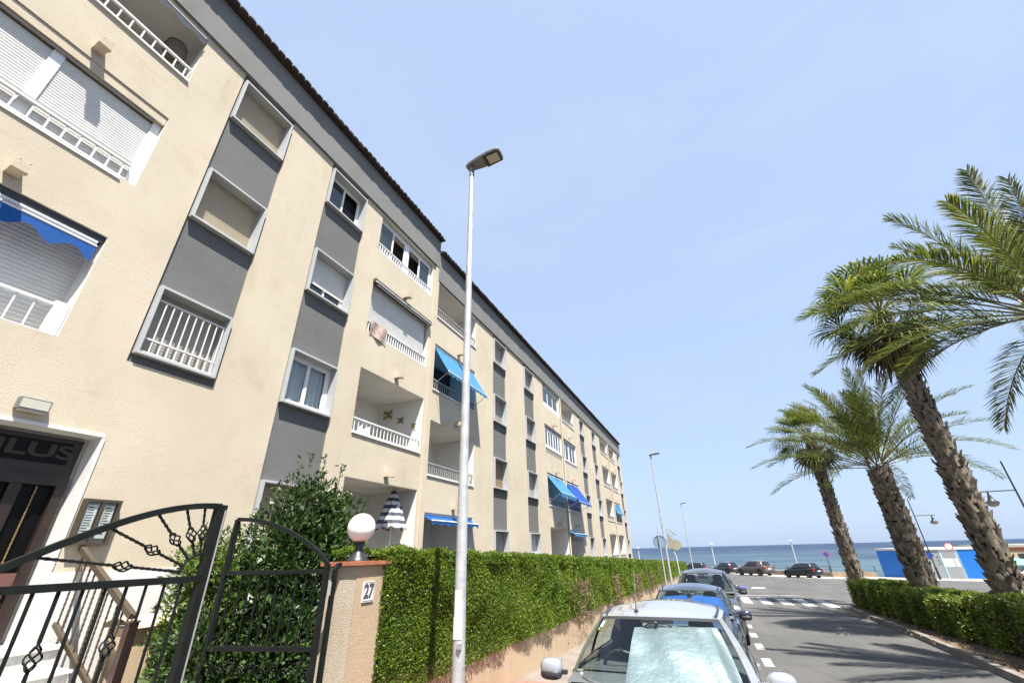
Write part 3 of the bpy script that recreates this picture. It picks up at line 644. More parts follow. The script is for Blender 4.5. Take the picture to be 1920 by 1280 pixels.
for k in range(11):
    x = -7.45 + .135 * k; m = MB(); zt = rz_(x) - .03; pts = [(x, 3.41, zt - .76*q/28) for q in range(29)]; m.tube(pts, [.013, .009] * 14 + [.013], 5).build('baluster', M['frame_brown'], sr, 60)
pw = thing('planter_wall', (-6.3, 4.1, -1.9), 'low beige planter wall with rounded coping beside the stairs', 'wall')
B(-6.75, -6.35, 3.62, 5.3, -2.0, -.70).build('wall_body', M['lowwall'], pw); MB().grid(lambda u, v: (-6.55 + .26*math.cos(math.pi*v), 3.56 + 1.8*u, -.70 + .10*math.sin(math.pi*v)), 6, 8).build('coping', M['bracket'], pw, 60)
# balcony things
M['stripe'] = None
def stripe_mat():
    m, nt, bs = nodes_of('grey_white_stripe'); tc = nt.nodes.new('ShaderNodeTexCoord'); sp = nt.nodes.new('ShaderNodeSeparateXYZ'); nt.links.new(tc.outputs['Object'], sp.inputs[0])
    a = nt.nodes.new('ShaderNodeMath'); a.operation = 'MULTIPLY'; a.inputs[1].default_value = 5.2; nt.links.new(sp.outputs[2], a.inputs[0])
    f = nt.nodes.new('ShaderNodeMath'); f.operation = 'FRACT'; nt.links.new(a.outputs[0], f.inputs[0])
    r = nt.nodes.new('ShaderNodeValToRGB'); r.color_ramp.interpolation = 'CONSTANT'; r.color_ramp.elements[0].color = (.52, .51, .49, 1); r.color_ramp.elements[1].color = (.05, .056, .072, 1); r.color_ramp.elements[1].position = .5
    nt.links.new(f.outputs[0], r.inputs[0]); nt.links.new(r.outputs[0], bs.inputs['Base Color']); bs.inputs['Roughness'].default_value = .9; return m
M['stripe'] = stripe_mat()
pc = at_x(740, 916, XF - .35); px_, py_, pz_ = pc
par = thing('parasol', (px_, py_, -.9), 'folded grey and white striped parasol on the ground floor terrace', 'parasol')
def par_f(u, v):
    r = (.03 + .44 * v ** .9) * (1 + .16 * math.sin(u * 2 * math.pi * 7 + 3*v)); return (px_ + r * .75 * math.cos(2*math.pi*u), py_ + r * math.sin(2*math.pi*u) - .05*v, pz_ - 1.02 * v + .05 * math.sin(u * 2*math.pi*7) * v)
MB().grid(par_f, 56, 10).build('canopy', M['stripe'], par, 60)
MB().tube([(px_, py_, pz_ + .04), (px_, py_, -1.0)], .022, 8).build('pole', M['white_metal'], par); MB().lathe([(.2, 0), (.2, .06), (.04, .1)], (px_, py_, -1.07), 16).build('base', M['grey_metal'], par)
tw = thing('towel', (XF + .03, 8.25, 5.7), 'pinkish beige towel hanging over the balcony rail under the awning cassette', 'towel')
M['towel'] = plain('towel_cloth', (.36, .27, .235), .95, var=.25, scale=9, bstr=.4)
MB().grid(lambda u, v: (XF + .03 + .02*math.sin(u*9 + v*3), 7.95 + .72*u + .03*v, 5.90 - .42*v - .10*u*v), 18, 8).build('cloth', M['towel'], tw, 70)
MB().grid(lambda u, v: (XF - .05, 7.95 + .72*u, 5.90 - .2*v), 8, 2).build('cloth_back', M['towel'], tw)
M['linen'] = plain('white_linen', (.58, .59, .60), .9, var=.06); M['yellow'] = plain('ornament_yellow', (.28, .22, .05), .5, var=.4, scale=30)
lau = thing('laundry', (XF - .3, 8.4, 2.8), 'white laundry draped behind the balcony railing', 'laundry')
MB().grid(lambda u, v: (XF - .22 + .06*math.sin(u*14), 8.35 + .32*u, 2.98 + .05*math.sin(u*8) - .2*v), 24, 6).build('cloth', M['linen'], lau, 70)
for (pxy, s) in (((728, 778), .20), ((751, 788), .14), ((776, 798), .10)):
    p = at_y(*pxy, 10.785); o = thing('wall_ornament', p, {.20: 'largest yellow butterfly ornament on the white balcony side wall', .14: 'middle yellow butterfly ornament on the white balcony side wall', .10: 'smallest yellow butterfly ornament on the white balcony side wall'}[s], 'ornament', 'butterfly ornaments')
    for sx in (-1, 1):
        for sz in (-1, 1): MB().add([(p.x, p.y, p.z), (p.x + sx*s*.9, p.y - .02, p.z + sz*s*.25), (p.x + sx*s*.8, p.y - .025, p.z + sz*s*.8), (p.x + sx*s*.25, p.y - .01, p.z + sz*s*.6)], [(0, 1, 2, 3)]).build('wing', M['yellow'], o)
    MB().tube([(p.x, p.y - .012, p.z - s*.5), (p.x, p.y - .012, p.z + s*.5)], .012, 6).build('body', M['black'], o)
M['wicker'] = plain('brown_wicker', (.11, .078, .05), .8, var=.4, scale=40, bstr=.5)
wp = at_x(327, 97, XF - .3); wk = thing('wicker_basket', wp, 'brown wicker basket behind the white rail of the top left balcony', 'basket')
MB().lathe([(.10, -.22), (.17, -.1), (.19, .05), (.15, .16), (.17, .18), (.16, .2), (.13, .16), (.15, .05), (.08, -.2)], wp, 18).build('bowl', M['wicker'], wk, 50); MB().tube([(wp.x, wp.y + .14*math.cos(a), wp.z + .18 + .12*math.sin(a)) for a in [math.pi*t/10 for t in range(11)]], .015, 6).build('handle', M['wicker'], wk, 50)
lc = at_x(1081, 1030, XF - .25); lg = thing('deck_chair', (lc.x, lc.y, lc.z - .45), 'white reclining deck chair on the ground floor terrace', 'chair')
MB().tube([(lc.x, lc.y - .25, lc.z + .45), (lc.x, lc.y + .35, lc.z - .45)], .025, 6).tube([(lc.x - .5, lc.y - .25, lc.z + .45), (lc.x - .5, lc.y + .35, lc.z - .45)], .025, 6).build('frame', M['white_metal'], lg)
MB().add([(lc.x + .01, lc.y - .25, lc.z + .47), (lc.x - .5, lc.y - .25, lc.z + .47), (lc.x - .5, lc.y + .2, lc.z - .2), (lc.x + .01, lc.y + .2, lc.z - .2)], [(0, 1, 2, 3)]).build('back_sling', M['linen'], lg)

# ------------------------------------------------------------------ street lamps
def street_lamp(x, y, zt, label, near=False):
    g = gz(y) + .12; t = thing('street_lamp', (x, y, g), label, 'street lamp', 'lamp posts along the left pavement')
    MB().tube([(x, y, g), (x, y, g + 1.2), (x, y, g + 3), (x, y, zt)], [.070, .066, .056, .036], 20).build('pole', M['galv'], t, 50)
    MB().tube([(x, y, zt - .16), (x, y, zt + .04)], .043, 14).build('collar', M['lamp_head'], t, 40)
    tilt = .10
    def hp(s, w, z): return (x - .10 + s, y + w, zt + .05 + tilt * s + z)
    outl = [(0, .05), (.08, .085), (.25, .115), (.45, .135), (.60, .135), (.66, .11), (.67, 0)]
    poly = [(s, -w) for s, w in outl] + [(s, w) for s, w in reversed(outl[:-1])]; n = len(poly); m = MB()
    for sc, z in ((.90, .0), (1.0, .025), (.98, .06), (.7, .085), (.3, .095)): m.v += [hp(.33 + (s - .33) * (sc if sc < .9 else .5 + sc/2), w * sc, z) for s, w in poly]
    for k in range(4): m.f += [(k*n + i, k*n + (i+1) % n, (k+1)*n + (i+1) % n, (k+1)*n + i) for i in range(n)]
    m.f += [tuple(range(n)), tuple(range(4*n, 5*n))]; h = m.build('lamp_head', M['lamp_head'], t, 45)
    m = MB(); m.v = [hp(s, w, z) for z in (-.012, -.001) for s, w in ((.36, -.125), (.655, -.115), (.655, .115), (.36, .125))]; m.f = [(0,1,2,3), (7,6,5,4)] + [(i, (i+1) % 4, 4 + (i+1) % 4, 4+i) for i in range(4)]; m.build('lens_frame', M['black'], h)
    m = MB(); m.v = [hp(s, w, -.016) for s, w in ((.42, -.085), (.62, -.085), (.62, .085), (.42, .085))]; m.f = [(0,1,2,3)]; m.build('lens', M['lamp_lens'], h)
    if near:
        MB().grid(lambda u, v: (x + .0705*math.cos(-2.2 + 1.5*u), y + .0705*math.sin(-2.2 + 1.5*u), -.80 + .20*v), 8, 1).build('paper_sticker', M['paper'], t)
        MB().grid(lambda u, v: (x + .069*math.cos(-2.0 + 1.2*u), y + .069*math.sin(-2.0 + 1.2*u), -.60 + .24*v), 8, 1).build('paper_sticker', M['pvc'], t)
        MB().box(x + .02, x + .06, y - .085, y - .045, -.88, -.83).build('access_lock', M['grey_metal'], t)
    return t
street_lamp(-2.62, 4.66, 6.03, 'tall galvanised street lamp standing in front of the clipped hedge', True)
street_lamp(-2.62, 29.5, 5.37, 'galvanised street lamp farther down the pavement beside the round sign')
street_lamp(-2.62, 59.0, 4.69, 'distant galvanised street lamp near the end of the hedge')

# ------------------------------------------------------------------ gate pillar, globe lamp, gate
pil = thing('gate_pillar', (-3.72, 4.23, -1.95), 'peach stucco gate pillar with terracotta cap and house number 27', 'pillar')
m = B(-3.94, -3.5, 4.012, 4.46, -2.0, -.10); m.f.pop(2); m.build('shaft', M['pillar'], pil)
m = MB().quad((-3.94, 4.01, -2.0), (-3.5, 4.01, -2.0), (-3.5, 4.01, -.10), (-3.94, 4.01, -.10)); m.build('gate_side_face', M['pil_light'], pil)
for k in range(3): B(-3.98 + .175*k, -3.81 + .175*k, 3.965, 4.30, -.10 + .002*k, -.062 + .002*k).build('cap_tile', M['terracotta'], pil)
for k in range(3): B(-3.98 + .175*k, -3.81 + .175*k, 4.304, 4.52, -.10 + .002*k, -.064 + .002*k).build('cap_tile', M['terracotta'], pil)
nt_ = B(-3.499, -3.488, 4.12, 4.30, -.445, -.255).build('number_tile', M['ceramic'], pil)
o = link('lettering', text_mesh('27', M['ink'], .155, .001, .006), nt_, Vector((-3.486, 4.21, -.35)) - ORG[pil], (math.pi/2, 0, math.pi/2)); o.scale = (.95, 1.15, 1)
m = MB()
for z in (-.438, -.268): m.box(-3.4885, -3.4872, 4.13, 4.29, z, z + .006)
for y in (4.127, 4.287): m.box(-3.4885, -3.4872, y, y + .005, -.438, -.262)
m.build('tile_border', M['ink'], nt_)
gl = thing('globe_lamp', (-3.72, 4.24, -.06), 'white opal globe lamp on a black base atop the gate pillar', 'lamp')
MB().lathe([(.125, 0), (.12, .02), (.085, .05), (.055, .10), (.045, .13), (.045, .17), (.065, .18), (.065, .20)], (-3.72, 4.24, -.06), 24).build('base', M['black'], gl, 40)
m = MB(); gr_ = .155; m.lathe([(gr_*math.sin(a), -gr_*math.cos(a)) for a in [.42 + (math.pi - .42) * t / 18 for t in range(19)]], (-3.72, 4.24, .14 + gr_*.93), 32).build('globe', M['globe'], gl, 60)

def basket(m, c, dv, L, r):
    dv = Vector(dv).normalized(); a = dv.cross(Vector((1, 0, .01))).normalized(); b = a.cross(dv)
    for k in range(4):
        m.tube([Vector(c) + dv * L * (t / 8 - .5) + (a * math.cos(k*math.pi/2 + t*.5) + b * math.sin(k*math.pi/2 + t*.5)) * r * math.sin(math.pi*t/8) for t in range(9)], .006, 5)
def twist(m, p, q, r=.010):
    p, q = Vector(p), Vector(q); L = (q - p).length; n = max(3, int(L / .02)); dv = (q - p).normalized(); a = dv.cross(Vector((1, .2, 0))).normalized(); b = a.cross(dv)
    m.tube([p + (q - p) * t / n for t in range(n + 1)], [r * (1.15 if t % 2 else .8) for t in range(n + 1)], 5)
GH = (-3.72, 3.80); GF = (-4.86, 3.52)
rg = thing('gate_leaf', (-3.72, 3.80, -1.9), 'right hand iron gate leaf standing open against the shrub', 'gate', 'iron gate leaves')
def rp(s, z, o=0): return Vector((GH[0] + (GF[0]-GH[0])*s, GH[1] + (GF[1]-GH[1])*s - o, z))
MB().tube([rp(0, -1.85), rp(0, -.07)], .032, 4).build('hinge_stile', M['iron'], rg); MB().tube([rp(1, -1.85), rp(1, .39)], .03, 4).build('meeting_stile', M['iron'], rg)
MB().tube([rp(1 - t/14, -.07 + .46 * math.cos(t/14 * math.pi/2) ** .8) for t in range(15)], .027, 4).build('arched_rail', M['iron'], rg)
for z, nm in ((-.14, 'top_rail'), (-.80, 'lock_rail'), (-1.78, 'bottom_rail')): MB().tube([rp(.02, z), rp(.98, z)], .027, 4).build(nm, M['iron'], rg)
for k in range(1, 11): MB().tube([rp(k/11, -.16), rp(k/11, -.78)], .010, 5).build('bar', M['iron'], rg)
for k in range(5):
    for j in range(2):
        c = rp((k + .5) / 5, -.98 - .20*j); m = MB()
        for sg in (-1, 1):
            m.tube([c + (rp(1, 0) - rp(0, 0)).normalized() * (sg * .05 + sg * .055 * (1 - .045*t) * math.cos(t*.55)) + Vector((0, 0, .055 * (1 - .045*t) * math.sin(t*.55) + .02*sg)) for t in range(16)], .006, 5)
        m.build('scroll', M['iron'], rg)
lg_ = thing('gate_leaf', (-3.72, 1.30, -1.9), 'left hand closed iron gate leaf with fan of twisted spokes', 'gate', 'iron gate leaves')
def lp(y, z, o=0): return Vector((-3.72 + o, y, z))
def arch(y): u = (y - 1.28) / (2.50 - 1.28); return -.06 + .45 * math.sin(min(1, max(0, u)) * math.pi/2) ** 1.0
MB().tube([lp(2.515, -1.85), lp(2.515, .40)], .05, 4).build('meeting_stile', M['iron'], lg_); MB().tube([lp(2.535, -1.85, .042), lp(2.535, .36, .042)], .006, 4).build('lock_strip', M['grey_metal'], lg_)
MB().tube([lp(1.28, -1.85), lp(1.28, -.05)], .038, 4).build('hinge_stile', M['iron'], lg_)
MB().tube([lp(1.28 + 1.23*t/18, arch(1.28 + 1.23*t/18)) for t in range(19)], .03, 4).build('arched_rail', M['iron'], lg_)
for z, nm in ((-.135, 'top_rail'), (-1.1, 'lock_rail'), (-1.78, 'bottom_rail')): MB().tube([lp(1.29, z), lp(2.48, z)], .031, 4).build(nm, M['iron'], lg_)
C0 = lp(2.47, -.10); R0 = .14
MB().tube([C0 + Vector((0, -R0*math.cos(a), R0*math.sin(a))) for a in [math.pi/2*t/8 for t in range(9)]], .011, 6).build('fan_arc', M['iron'], lg_)
for k, a in enumerate([.13, .42, .78, 1.12, 1.40]):
    dv = Vector((0, -math.cos(a), math.sin(a))); t_ = R0
    while t_ < 1.3 and (C0 + dv*t_).z < arch((C0 + dv*t_).y) - .02 and (C0 + dv*t_).y > 1.3: t_ += .01
    m = MB(); p, q = C0 + dv*R0, C0 + dv*t_; mid = p + (q - p)*.45; L = min(.13, (q-p).length*.4)
    twist(m, p, mid - dv*L/2); twist(m, mid + dv*L/2, q); basket(m, mid, dv, L, .032); m.build('spoke', M['iron'], lg_)
for k in range(1, 10):
    y = 1.29 + 1.2*k/10; m = MB()
    if k in (3, 6): m.tube([lp(y, -.15), lp(y, -.42)], .012, 6); m.tube([lp(y, -.56), lp(y, -1.1)], .012, 6); basket(m, lp(y, -.49), (0, 0, 1), .14, .038)
    else: m.tube([lp(y, -.15), lp(y, -1.1)], .011, 6)
    m.build('bar', M['iron'], lg_)
gp = thing('gate_post', (-3.80, 3.93, -1.9), 'slim dark iron post fixed beside the gate pillar', 'post')
MB().tube([(-3.70, 3.90, -1.9), (-3.70, 3.90, -.13), (-3.70, 3.93, -.09), (-3.70, 3.98, -.08)], .028, 4).build('post', M['iron'], gp)
for z in (-.3, -1.4): MB().tube([(-3.70, 3.85, z - .06), (-3.70, 3.85, z + .06)], .02, 8).build('hinge', M['grey_metal'], gp)

# ------------------------------------------------------------------ clipped hedge on its wall
lw = thing('boundary_wall', (-3.75, 30, -2.6), 'low peach rendered wall under the long clipped hedge', 'wall')
def walltop(y): return interp([(4, -1.33), (6, -1.38), (15, -1.53), (32, -1.98), (62, -2.62)], y)
m = MB(); ys = [4.46, 6, 9, 12, 15, 20, 26, 32, 40, 50, 62]
for a, b in zip(ys, ys[1:]):
    m.quad((-3.55, a, gz(a) - .1), (-3.55, b, gz(b) - .1), (-3.55, b, walltop(b) + .12), (-3.55, a, walltop(a) + .12)); m.quad((-3.55, a, walltop(a) + .12), (-3.55, b, walltop(b) + .12), (-3.75, b, walltop(b) + .12), (-3.75, a, walltop(a) + .12))
    m.quad((-3.75, a, gz(a) - .1), (-3.75, b, gz(b) - .1), (-3.75, b, walltop(b) + .12), (-3.75, a, walltop(a) + .12))
m.quad((-3.55, 62, gz(62) - .1), (-3.75, 62, gz(62) - .1), (-3.75, 62, walltop(62) + .12), (-3.55, 62, walltop(62) + .12)); m.build('wall_face', M['lowwall'], lw)
M['hedge'] = leafmat('hedge_leaves', (.062, .108, .014), (.125, .195, .024), (.215, .28, .046), .5, .4)
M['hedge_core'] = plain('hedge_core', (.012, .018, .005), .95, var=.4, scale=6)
M['twig'] = plain('dry_twigs', (.17, .12, .07), .9, var=.3, scale=8)
def htop(y): return .18 - .031 * y
hg = thing('clipped_hedge', (-3.85, 33, -2.2), 'long clipped green hedge running along the pavement wall', 'hedge')
m = MB(); ys = [4.52, 5, 6, 8, 10, 13, 16, 20, 25, 30, 38, 46, 54, 62]
for a, b in zip(ys, ys[1:]):
    for (p, q) in zip([(-3.56, 0), (-3.56, 1), (-4.25, 1), (-4.25, 0)], [(-3.56, 1), (-4.25, 1), (-4.25, 0), (-3.56, 0)]):
        zz = lambda y, k: htop(y) - .055 if k else walltop(y) + .03
        m.quad((p[0], a, zz(a, p[1])), (p[0], b, zz(b, p[1])), (q[0], b, zz(b, q[1])), (q[0], a, zz(a, q[1])))
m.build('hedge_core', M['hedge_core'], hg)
Ps, Ns, Ss = [], [], []
for (ya, yb, dens, sz) in ((4.42, 9, 7800, .033), (9, 16, 4200, .043), (16, 30, 1700, .062), (30, 62, 560, .10)):
    n = int((yb - ya) * 1.6 * dens); y = np.random.uniform(ya, yb, n); v = np.random.rand(n)
    zt = .18 - .031*y; zb = np.interp(y, [4, 6, 15, 32, 62], [-1.33, -1.38, -1.53, -1.98, -2.62]) - .03
    # thinner patches and vertical furrows between plants
    fur = .5 + .5*np.sin(y*2*np.pi/.62 + 1.3*np.sin(y*2.1)); z = zb + (zt - zb)*v
    bul = .035*np.sin(y*5.1 + 2*np.sin(z*4)) + .03*np.sin(z*6.3 + y*1.7)
    x = -3.475 + bul*.7 - .035*(1 - fur)*np.random.rand(n) - np.abs(np.random.normal(0, .022, n))
    keep = np.random.rand(n) < (.82 + .18*fur); Ps.append(np.stack([x, y, z], 1)[keep]); k = keep.sum()
    Ns.append(np.tile([.6, -.15, .75], (k, 1))); Ss.append(np.random.uniform(.6, 1.25, k) * sz)
    n = int((yb - ya) * .85 * dens * .8); y = np.random.uniform(ya, yb, n); x = np.random.uniform(-4.32, -3.44, n)
    z = .18 - .031*y - .015 + .025*np.sin(y*7 + x*9) + np.abs(np.random.normal(0, .02, n)); Ps.append(np.stack([x, y, z], 1)); Ns.append(np.tile([.1, 0, 1.0], (n, 1))); Ss.append(np.random.uniform(.6, 1.35, n) * sz)
    n = int((yb - ya) * .28 * dens); y = np.random.uniform(ya, yb, n); x = np.random.uniform(-3.62, -3.46, n); z = .18 - .031*y - np.random.rand(n)*.14; Ps.append(np.stack([x, y, z], 1)); Ns.append(np.tile([.5, 0, .8], (n, 1))); Ss.append(np.random.uniform(.7, 1.3, n) * sz)
n = 2600; y = np.full(n, 4.53) - np.random.rand(n)*.06; x = np.random.uniform(-4.3, -3.5, n); z = np.random.uniform(-1.3, .04, n); Ps.append(np.stack([x, y, z], 1)); Ns.append(np.tile([.2, -.8, .5], (n, 1))); Ss.append(np.random.uniform(.6, 1.2, n)*.034)
tag(link('foliage', leaf_mesh('hedge_foliage', np.concatenate(Ps) - np.array(ORG[hg]), np.concatenate(Ns), np.concatenate(Ss), M['hedge'], .46, .62), hg), kind='stuff')
# bare twiggy patches
n = 3500; y = np.concatenate([np.random.normal(c, s, n // 5) for c, s in ((12.8, .5), (17.5, .3), (22.5, .6), (27, .8), (33, 1.2))]); z = np.random.uniform(-1.6, -.6, n) - .031*(y - 8); x = np.full(n, -3.455) + np.random.rand(n)*.03
tag(link('dry_twigs', leaf_mesh('dry_twigs', np.stack([x, y, z], 1) - np.array(ORG[hg]), np.tile([.3, 0, .8], (n, 1)), np.random.uniform(.05, .13, n), M['twig'], .2, .5), hg), kind='stuff')

# ------------------------------------------------------------------ garden shrubs
M['gloss'] = leafmat('glossy_leaves', (.014, .034, .010), (.027, .056, .014), (.065, .115, .026), .42, .18, .4)
M['bush2'] = leafmat('soft_green_leaves', (.05, .09, .02), (.09, .15, .03), (.17, .22, .06), .45, .3, .4)
M['bark'] = plain('shrub_bark', (.10, .075, .05), .9, var=.3, scale=12)
def shrub(name, lobes, n, sz, mat, label, sprigs=(), asp=.36):
    bx, by, bz = lobes[0][0], lobes[0][1], min(l[2] - l[5] for l in lobes); t = thing(name, (bx, by, bz), label, 'shrub')
    P, N = [], []; tot = sum(l[3]*l[4]+l[4]*l[5]+l[3]*l[5] for l in lobes)
    for (cx, cy, cz, rx, ry, rz) in lobes:
        k = int(n * (rx*ry + ry*rz + rx*rz) / tot); d = np.random.normal(size=(k, 3)); d /= np.linalg.norm(d, axis=1)[:, None]
        lump = 1 + .14*np.sin(d[:, 0]*9 + cx) * np.sin(d[:, 1]*8) + .12*np.sin(d[:, 2]*11 + cy); r = lump * (1 - .42*np.random.rand(k)**2.0)
        P.append(np.array([cx, cy, cz]) + d * r[:, None] * np.array([rx, ry, rz])); N.append(d + np.array([.1, -.1, .5]))
    for (cx, cy, cz, h) in sprigs:
        k = int(h * 60); tt = np.random.rand(k); P.append(np.array([cx, cy, cz]) + np.stack([.02*np.sin(tt*5), .03*tt, tt*h], 1) + np.random.normal(0, .018, (k, 3))); N.append(np.tile([0, 0, .9], (k, 1)) + np.random.normal(0, .6, (k, 3)))
    P = np.concatenate(P); N = np.concatenate(N)
    tag(link('crown', leaf_mesh('shrub_leaves', P - np.array(ORG[t]), N, np.random.uniform(.6, 1.3, len(P)) * sz, mat, asp, .7, .16), t), kind='stuff')
    m = MB()
    for (cx, cy, cz, rx, ry, rz) in lobes:
        for q in range(5): m.tube([(bx + random.uniform(-.1, .1), by + random.uniform(-.1, .1), bz), (cx*.5 + bx*.5, cy*.5 + by*.5, (cz + bz)/2), (cx + random.uniform(-.5, .5)*rx, cy + random.uniform(-.5, .5)*ry, cz + random.uniform(.2, .8)*rz)], [.02, .014, .006], 6)
    for (cx, cy, cz, h) in sprigs: m.tube([(cx, cy, cz - .3), (cx, cy + .015, cz + h*.5), (cx + .01, cy + .03, cz + h)], [.008, .006, .003], 5)
    m.build('trunk', M['bark'], t, 60)
    # shaded inner mass of older leaves
    P2, N2 = [], []
    for (cx, cy, cz, rx, ry, rz) in lobes:
        k = int(n*.25*(rx*ry + ry*rz + rx*rz)/tot); d = np.random.normal(size=(k, 3)); d /= np.linalg.norm(d, axis=1)[:, None]; P2.append(np.array([cx, cy, cz]) + d*(np.random.rand(k)**.5*.72)[:, None]*np.array([rx, ry, rz])); N2.append(d)
    P2 = np.concatenate(P2); tag(link('inner_leaves', leaf_mesh('inner_leaves', P2 - np.array(ORG[t]), np.concatenate(N2), np.random.uniform(.8, 1.5, len(P2))*sz*1.5, mat, .5, .8), t), kind='stuff')
    return t
sp = []
for pxx, pyy, h in ((541, 895, .20), (565, 855, .32), (583, 848, .30), (610, 850, .36), (640, 868, .28), (520, 905, .18), (600, 880, .2), (630, 900, .2)):
    p = at_x(pxx, pyy, -5.3); sp.append((p.x, p.y, p.z - h, h))
shrub('evergreen_shrub', [(-5.3, 4.85, .0, .75, .72, .95), (-5.3, 5.35, .25, .55, .6, .62), (-5.25, 4.45, -.35, .6, .65, .85), (-5.3, 4.9, .55, .42, .42, .52), (-5.1, 5.1, -.8, .9, .9, .8), (-4.75, 4.2, -1.15, .7, .45, .65)], 15000, .075, M['gloss'], 'large dark glossy evergreen shrub behind the open gate leaf', sp)
shrub('garden_bush', [(-5.75, 3.95, -.12, .42, .36, .42), (-5.7, 4.05, -.7, .55, .45, .6), (-5.5, 3.95, -1.3, .6, .42, .5)], 7000, .07, M['bush2'], 'lighter green bush between the stairs and the gate', (), .34)
shrub('trailing_bush', [(-5.2, 3.62, -1.0, .5, .2, .45), (-5.0, 3.66, -1.5, .6, .2, .35)], 2600, .06, M['gloss'], 'dark trailing bush at the foot of the stair newel', (), .5)
# ------------------------------------------------------------------ cars
def paintmat(name, c, metal=.3, rough=.28):
    m, nt, bs = nodes_of(name); n = noise(nt, 2.5, 4); col = ramp(nt, n.outputs[0], [(.3, sc3(c, .93)), (.7, sc3(c, 1.03))]); nt.links.new(col, bs.inputs['Base Color'])
    bs.inputs['Metallic'].default_value = metal; bs.inputs['Roughness'].default_value = rough; bs.inputs['Coat Weight'].default_value = 1.0; bs.inputs['Coat Roughness'].default_value = .03
    d = noise(nt, 60, 2); r = nt.nodes.new('ShaderNodeMapRange'); r.inputs[3].default_value = rough - .05; r.inputs[4].default_value = rough + .12; nt.links.new(d.outputs[0], r.inputs[0]); nt.links.new(r.outputs[0], bs.inputs['Roughness']); return m
M['silver'] = paintmat('silver_paint', (.42, .43, .45), .55); M['navyp'] = paintmat('navy_paint', (.02, .026, .045), .2, .2); M['greyp'] = paintmat('grey_paint', (.06, .058, .055), .4)
M['blackp'] = paintmat('black_paint', (.012, .013, .016), .1, .2); M['taupep'] = paintmat('taupe_paint', (.12, .098, .08), .4); M['whitep'] = paintmat('white_paint', (.6, .6, .59), 0)
M['rubber'] = plain('tyre_rubber', (.022, .022, .022), .85, var=.2); M['rim'] = plain('alloy_rim', (.34, .35, .36), .35, .7, var=.1); M['trim'] = plain('black_trim', (.02, .021, .022), .5, var=.2)
M['cabin'] = plain('cabin_fabric', (.045, .046, .048), .9, var=.2, scale=12); M['dash'] = plain('dashboard', (.075, .08, .082), .7, var=.15, scale=20)
M['windscreen'] = clear_glass('tinted_windscreen', (.83, .91, .89), .02); M['cardark'] = plain('dark_car_glass', (.015, .018, .02), .05, var=.3, spec=.7)
M['red_lamp'] = plain('red_lamp', (.28, .008, .008), .2, var=.1); M['clear_lamp'] = plain('clear_lamp', (.36, .37, .38), .12, .4, var=.15, scale=20); M['plate'] = plain('number_plate', (.5, .5, .49), .4, var=.03)
M['mirror'] = plain('mirror_glass', (.5, .52, .54), .03, .9, var=.02)
def foil():
    m, nt, bs = nodes_of('silver_foil'); n = noise(nt, 34, 3, .6); n2 = noise(nt, 5, 4, .6); bs.inputs['Base Color'].default_value = (.38, .41, .42, 1); bs.inputs['Metallic'].default_value = .85; bs.inputs['Roughness'].default_value = .42
    bump(nt, bs, n2.outputs[0], .5, .03); return m
M['foil'] = foil(); M['blueshade'] = plain('blue_sunshade', (.005, .065, .27), .5, .2, var=.15, scale=4); M['glove'] = plain('blue_cover', (.05, .06, .30), .7, var=.2)
def ellip(m, c, r, e=1.0, nu=16, nv=10):
    f = lambda t: math.copysign(abs(t) ** e, t)
    return m.grid(lambda u, v: (c[0] + r[0]*f(math.cos(2*math.pi*u))*f(math.sin(math.pi*v)), c[1] + r[1]*f(math.sin(2*math.pi*u))*f(math.sin(math.pi*v)), c[2] + r[2]*f(math.cos(math.pi*v))), nu, nv)
TOP = [(-2.0, .52), (-1.97, .78), (-1.9, .93), (-1.75, .985), (-1.0, .975), (.7, .955), (.98, .93), (1.12, .885), (1.3, .86), (1.6, .79), (1.85, .70), (1.96, .58), (2.0, .45)]
WID = [(-2.0, .62), (-1.93, .74), (-1.75, .815), (-1.3, .855), (1.2, .855), (1.6, .83), (1.85, .74), (1.96, .62), (2.0, .52)]
BELT = [(0, 1.14, .90), (.35, 1.11, .902), (.60, 1.02, .91), (.745, .86, .925), (.80, .62, .962), (.818, -.14, .975), (.82, -.26, .977), (.795, -1.12, .99), (.73, -1.66, .985), (.45, -1.82, .985), (0, -1.86, .985)]
ROOF = [(0, .31, 1.395), (.29, .285, 1.392), (.47, .24, 1.385), (.565, .17, 1.375), (.60, .06, 1.378), (.622, -.34, 1.405), (.622, -.44, 1.406), (.60, -1.12, 1.385), (.565, -1.50, 1.35), (.35, -1.58, 1.345), (0, -1.6, 1.345)]
